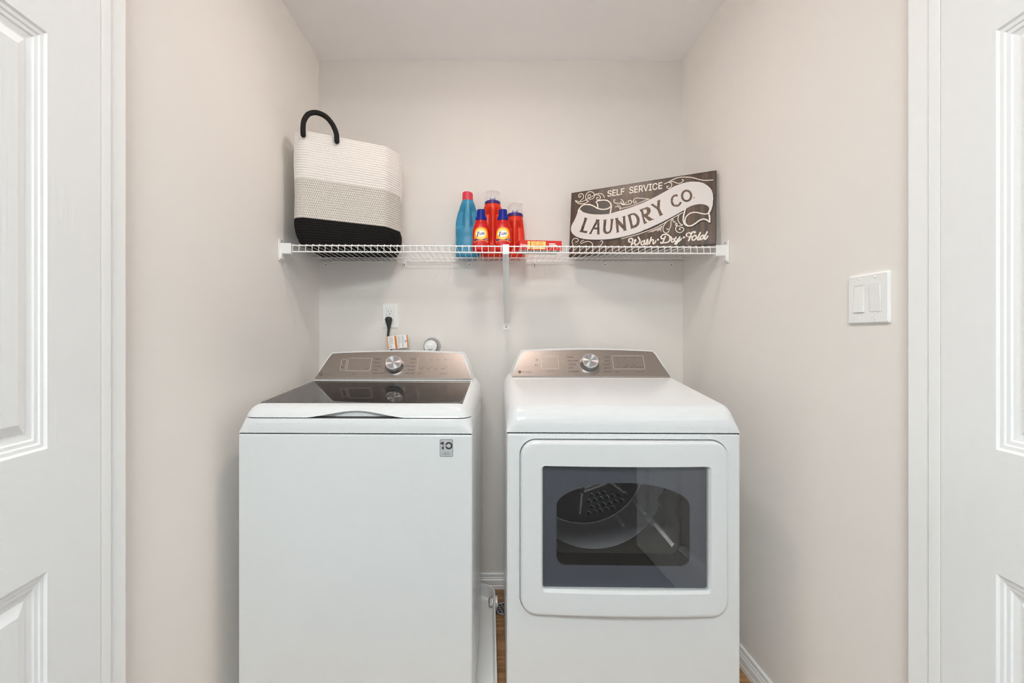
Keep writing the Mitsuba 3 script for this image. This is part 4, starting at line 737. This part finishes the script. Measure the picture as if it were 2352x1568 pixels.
# two small labelled bottles
def small_bottle(label, x, y, rot):
    k = thing('small_detergent_bottle', label, 'bottle', 'small red bottles with blue caps')
    b = Bottle([(0, .0325, .020, 2.6), (.010, .0360, .0230, 2.8), (.05, .0362, .0235, 2.8), (.085, .0352, .0230, 2.7), (.100, .0338, .0222, 2.5), (.1145, .0300, .0215, 2.3), (.1155, .0292, .0205, 2.2), (.126, .0262, .0215, 2.0), (.137, .0225, .0215, 2.0)])
    pt = setdown(x, y, rot)
    add('body', pt(b.mesh()), 'm_red_small', 35, parent=k)
    ck = add('cap', pt(lathe([(0.0237, 0.1345), (0.0240, 0.136), (0.0236, 0.1475), (0.0222, 0.1500), (0.0186, 0.1505), (0.0176, 0.1780), (0.0166, 0.1800), (0.0, 0.1805)], 44)), 'm_blue_cap', 30, parent=k, label='bright blue cap')
    lab = Polygon(catmull([(-0.0270, 0.086), (-0.020, 0.0985), (0, 0.1035), (0.020, 0.0985), (0.0270, 0.086), (0.0295, 0.060), (0.0295, 0.038), (0.020, 0.0425), (0, 0.0455), (-0.020, 0.0425), (-0.0295, 0.038), (-0.0295, 0.060), (-0.0270, 0.086)], 5))
    lk = add('label', pt(b.decal(lab, 0.0002)), 'm_orange', True, parent=k, label='orange front label')
    c = Point(-0.001, 0.0750)
    add('ring', pt(b.decal(c.buffer(0.0240).difference(c.buffer(0.0205)).union(c.buffer(0.0175).difference(c.buffer(0.0150))), 0.0004)), 'm_yellow', True, parent=lk)
    add('burst', pt(b.decal(c.buffer(0.0205).difference(c.buffer(0.0175)), 0.0004)), 'm_yellow_pale', True, parent=lk)
    add('oval', pt(b.decal(shapely.affinity.scale(c.buffer(0.0165), 1.12, 0.84), 0.0006)), 'm_white_print', True, parent=lk)
    ban = Polygon(catmull([(-0.0292, 0.0535), (-0.012, 0.0510), (0, 0.0495), (0.012, 0.0515), (0.0292, 0.0560)], 4).tolist() + [(0.0295, 0.0440)] + catmull([(0.020, 0.0475), (0, 0.0490), (-0.014, 0.0475), (-0.0295, 0.0430)], 4).tolist())
    add('banner', pt(b.decal(ban.buffer(0), 0.0006)), 'm_navy', True, parent=lk)
    add('banner_print', pt(b.decal(shapely.box(0.018, 0.0488, 0.0275, 0.0510), 0.0008)), 'm_white_print', True, parent=lk)
    def word(s, u0, u1, v0, h, skew):
        m = text_fit(s, u0, u1, v0, h, 0.00001, True); v = np.asarray(m.vertices); keep = (v[m.faces][:, :, 2] > 5e-6).all(1)
        v = v.copy(); v[:, 1] += (v[:, 0] - u0) * 0.14; v[:, 0] += (v[:, 1] - v0) * skew
        f = m.faces[keep]
        vv, ff = trimesh.remesh.subdivide_to_size(v, f, 0.004, max_iter=8)
        return TM(np.column_stack([vv[:, 0], b.yfront(vv[:, 0], vv[:, 1]) - 0.0009, vv[:, 1]]), ff)
    T_ = LineString([(-0.0165, 0.0802), (-0.0075, 0.0822)]).buffer(0.0014, cap_style='flat').union(LineString([(-0.0118, 0.0815), (-0.0163, 0.0620)]).buffer(0.0021, cap_style='flat'))
    add('lettering', pt(cat(b.decal(T_, 0.0009), word('ide', -0.0085, 0.0135, 0.0685, 0.0118, 0.2))), 'm_navy', True, parent=lk, label='dark blue brand word')
small_bottle('small red bottle with a blue cap and orange label, beside the blue bottle', -0.0352, 1.928, 2)
small_bottle('small red bottle with a blue cap and orange label, nearest the shelf brace', 0.0573, 1.928, 0)

# ---------------------------------------------------------------- box of dryer sheets
k = thing('dryer_sheet_box', 'flat red and yellow box lying between the bottles and the sign', 'box')
yaw = math.radians(6.5); c_, s_ = math.cos(yaw), math.sin(yaw)
pt = lambda m: moved(m, (0.1235, 1.862, SZ), (c_, s_, 0), (-s_, c_, 0))
add('carton', pt(rbox(0, 0.177, 0, 0.095, 0.0, 0.0395, 0.0012, 2)), 'm_box_red', 30, parent=k)
add('underside', pt(box(0.002, 0.175, 0.002, 0.093, -0.0002, 0.001)), 'm_card', parent=k)
ff = lambda m, h=0.0: pt(front(m, 0, -h, 0))
add('panel', ff(cat(prism(shapely.box(0.0335, 0.004, 0.0450, 0.0355), 0.0002), prism(shapely.box(0.0485, 0.004, 0.1090, 0.0355), 0.0002))), 'm_yellow_pale', parent=k, label='yellow printed panels')
add('print', ff(cat(*[prism(shapely.box(a, z, b, z + 0.0028), 0.0002) for a, b, z in ((0.052, 0.072, 0.0295), (0.078, 0.098, 0.029), (0.054, 0.074, 0.0235), (0.079, 0.1, 0.0225), (0.056, 0.098, 0.0175), (0.035, 0.0435, 0.025))]), 0.0002), 'm_orange', parent=k)
m = text_fit('Bounce', 0.0025, 0.0285, 0.0125, 0.0125, 0.0002, True); v = np.array(m.vertices); v[:, 0] += (v[:, 1] - 0.0105) * 0.2
add('lettering', ff(TM(v, m.faces)), 'm_white_print', parent=k, label='white printed word')
for a_, b_, z_ in ((0.123, 0.150, 0.0245), (0.123, 0.158, 0.0185), (0.123, 0.145, 0.0125)):
    add('print_line', ff(prism(shapely.box(a_, z_, b_, z_ + 0.004), 0.0002)), 'm_white_print', parent=k)

# ---------------------------------------------------------------- wooden sign
sg = thing('wooden_sign', 'dark wooden laundry sign with a white ribbon leaning in the right corner', 'sign')
so, th_, le = np.array([0.3567, 2.0441, 1.5343]), -0.50236, 0.12483
se = np.array([math.cos(th_), math.sin(th_), 0]); sn = np.array([-math.sin(th_), math.cos(th_), 0])
su = np.array([0, 0, 1]) * math.cos(le) + sn * math.sin(le); sw_ = np.cross(se, su)
onb = lambda m, h=0.0: moved(m, so + sw_ * h, se, su, sw_)
bm_ = rbox(0, 0.5927, 0, 0.30, -0.0155, 0.0, 0.0012, 2)
add('board', onb(bm_), 'm_board', False, parent=sg, uv=np.asarray(bm_.vertices)[:, :2])
mm = lambda p: np.asarray(p, float) / 1000.0
def blob(p, n=4): return Polygon(catmull(np.vstack([mm(p), mm(p)[:1]]), n)).buffer(0)
bright_strip = blob(SIGN['ribbon'], 3)
add('ribbon', onb(prism(bright_strip, 0.0030)), 'm_sign_white', False, parent=sg, label='white ribbon across the sign')
for w, p in SIGN['shade']: add('painted_shadow', onb(prism(stroke(mm(p), w / 1000), 0.0003)), 'm_ink', False, parent=sg)
for p in SIGN['dark']: add('ribbon_fold', onb(prism(blob(p), 0.0006)), 'm_board_curl', False, parent=sg)
for p in SIGN['pale']: add('leaf', onb(prism(Polygon(mm(p)).buffer(0), 0.0006)), 'm_sign_pale', False, parent=sg)
heavy = [s for s in SIGN['lines'] if s[0] >= 4.4]; thin = [s for s in SIGN['lines'] if s[0] < 4.4]
for w, p in heavy: add('ribbon_edge', onb(prism(stroke(mm(p), w / 1000), 0.0031)), 'm_sign_cream', False, parent=sg)
for w, p in thin: add('flourish', onb(prism(stroke(mm(p), w / 1000), 0.0009)), 'm_sign_cream', False, parent=sg)
sc = [prism(stroke(mm(p), w / 1000), 0.0009) for w, p in SIGN['script']]
add('script_lettering', onb(cat(*sc)), 'm_sign_cream', False, parent=sg, label='cream script words Wash Dry Fold')
def cap_text(s, u0, u1, v0, v1):
    m = text_fit(s, u0 / 1000, u1 / 1000, v0 / 1000, (v1 - v0) / 1000, 0.0009, True); return m
add('capital_lettering', onb(cat(cap_text('SELF', 165, 238, 256.3, 283.5), cap_text('SERVICE', 258, 392, 256.3, 284.5))), 'm_sign_cream', False, parent=sg, label='cream capitals SELF SERVICE')
lt = []
for ch_, ps in SIGN['let'].items():
    lt.append(prism(Polygon(mm(ps[0]), [mm(q) for q in ps[1:]]).buffer(0), 0.0005))
lt.append(prism(LineString(catmull(mm(SIGN['c'][1]), 5)).buffer(SIGN['c'][0] / 2000, cap_style='flat'), 0.0005))
lt.append(prism(Polygon(mm(SIGN['O'][0]), [mm(SIGN['O'][1])]), 0.0005))
for m in lt: add('letter', onb(m, 0.0030), 'm_sign_letter', False, parent=sg)
add('dot', onb(prism(Point(mm(SIGN['dots'][0][0])).buffer(0.0022), 0.0005), 0.003), 'm_sign_letter', parent=sg)
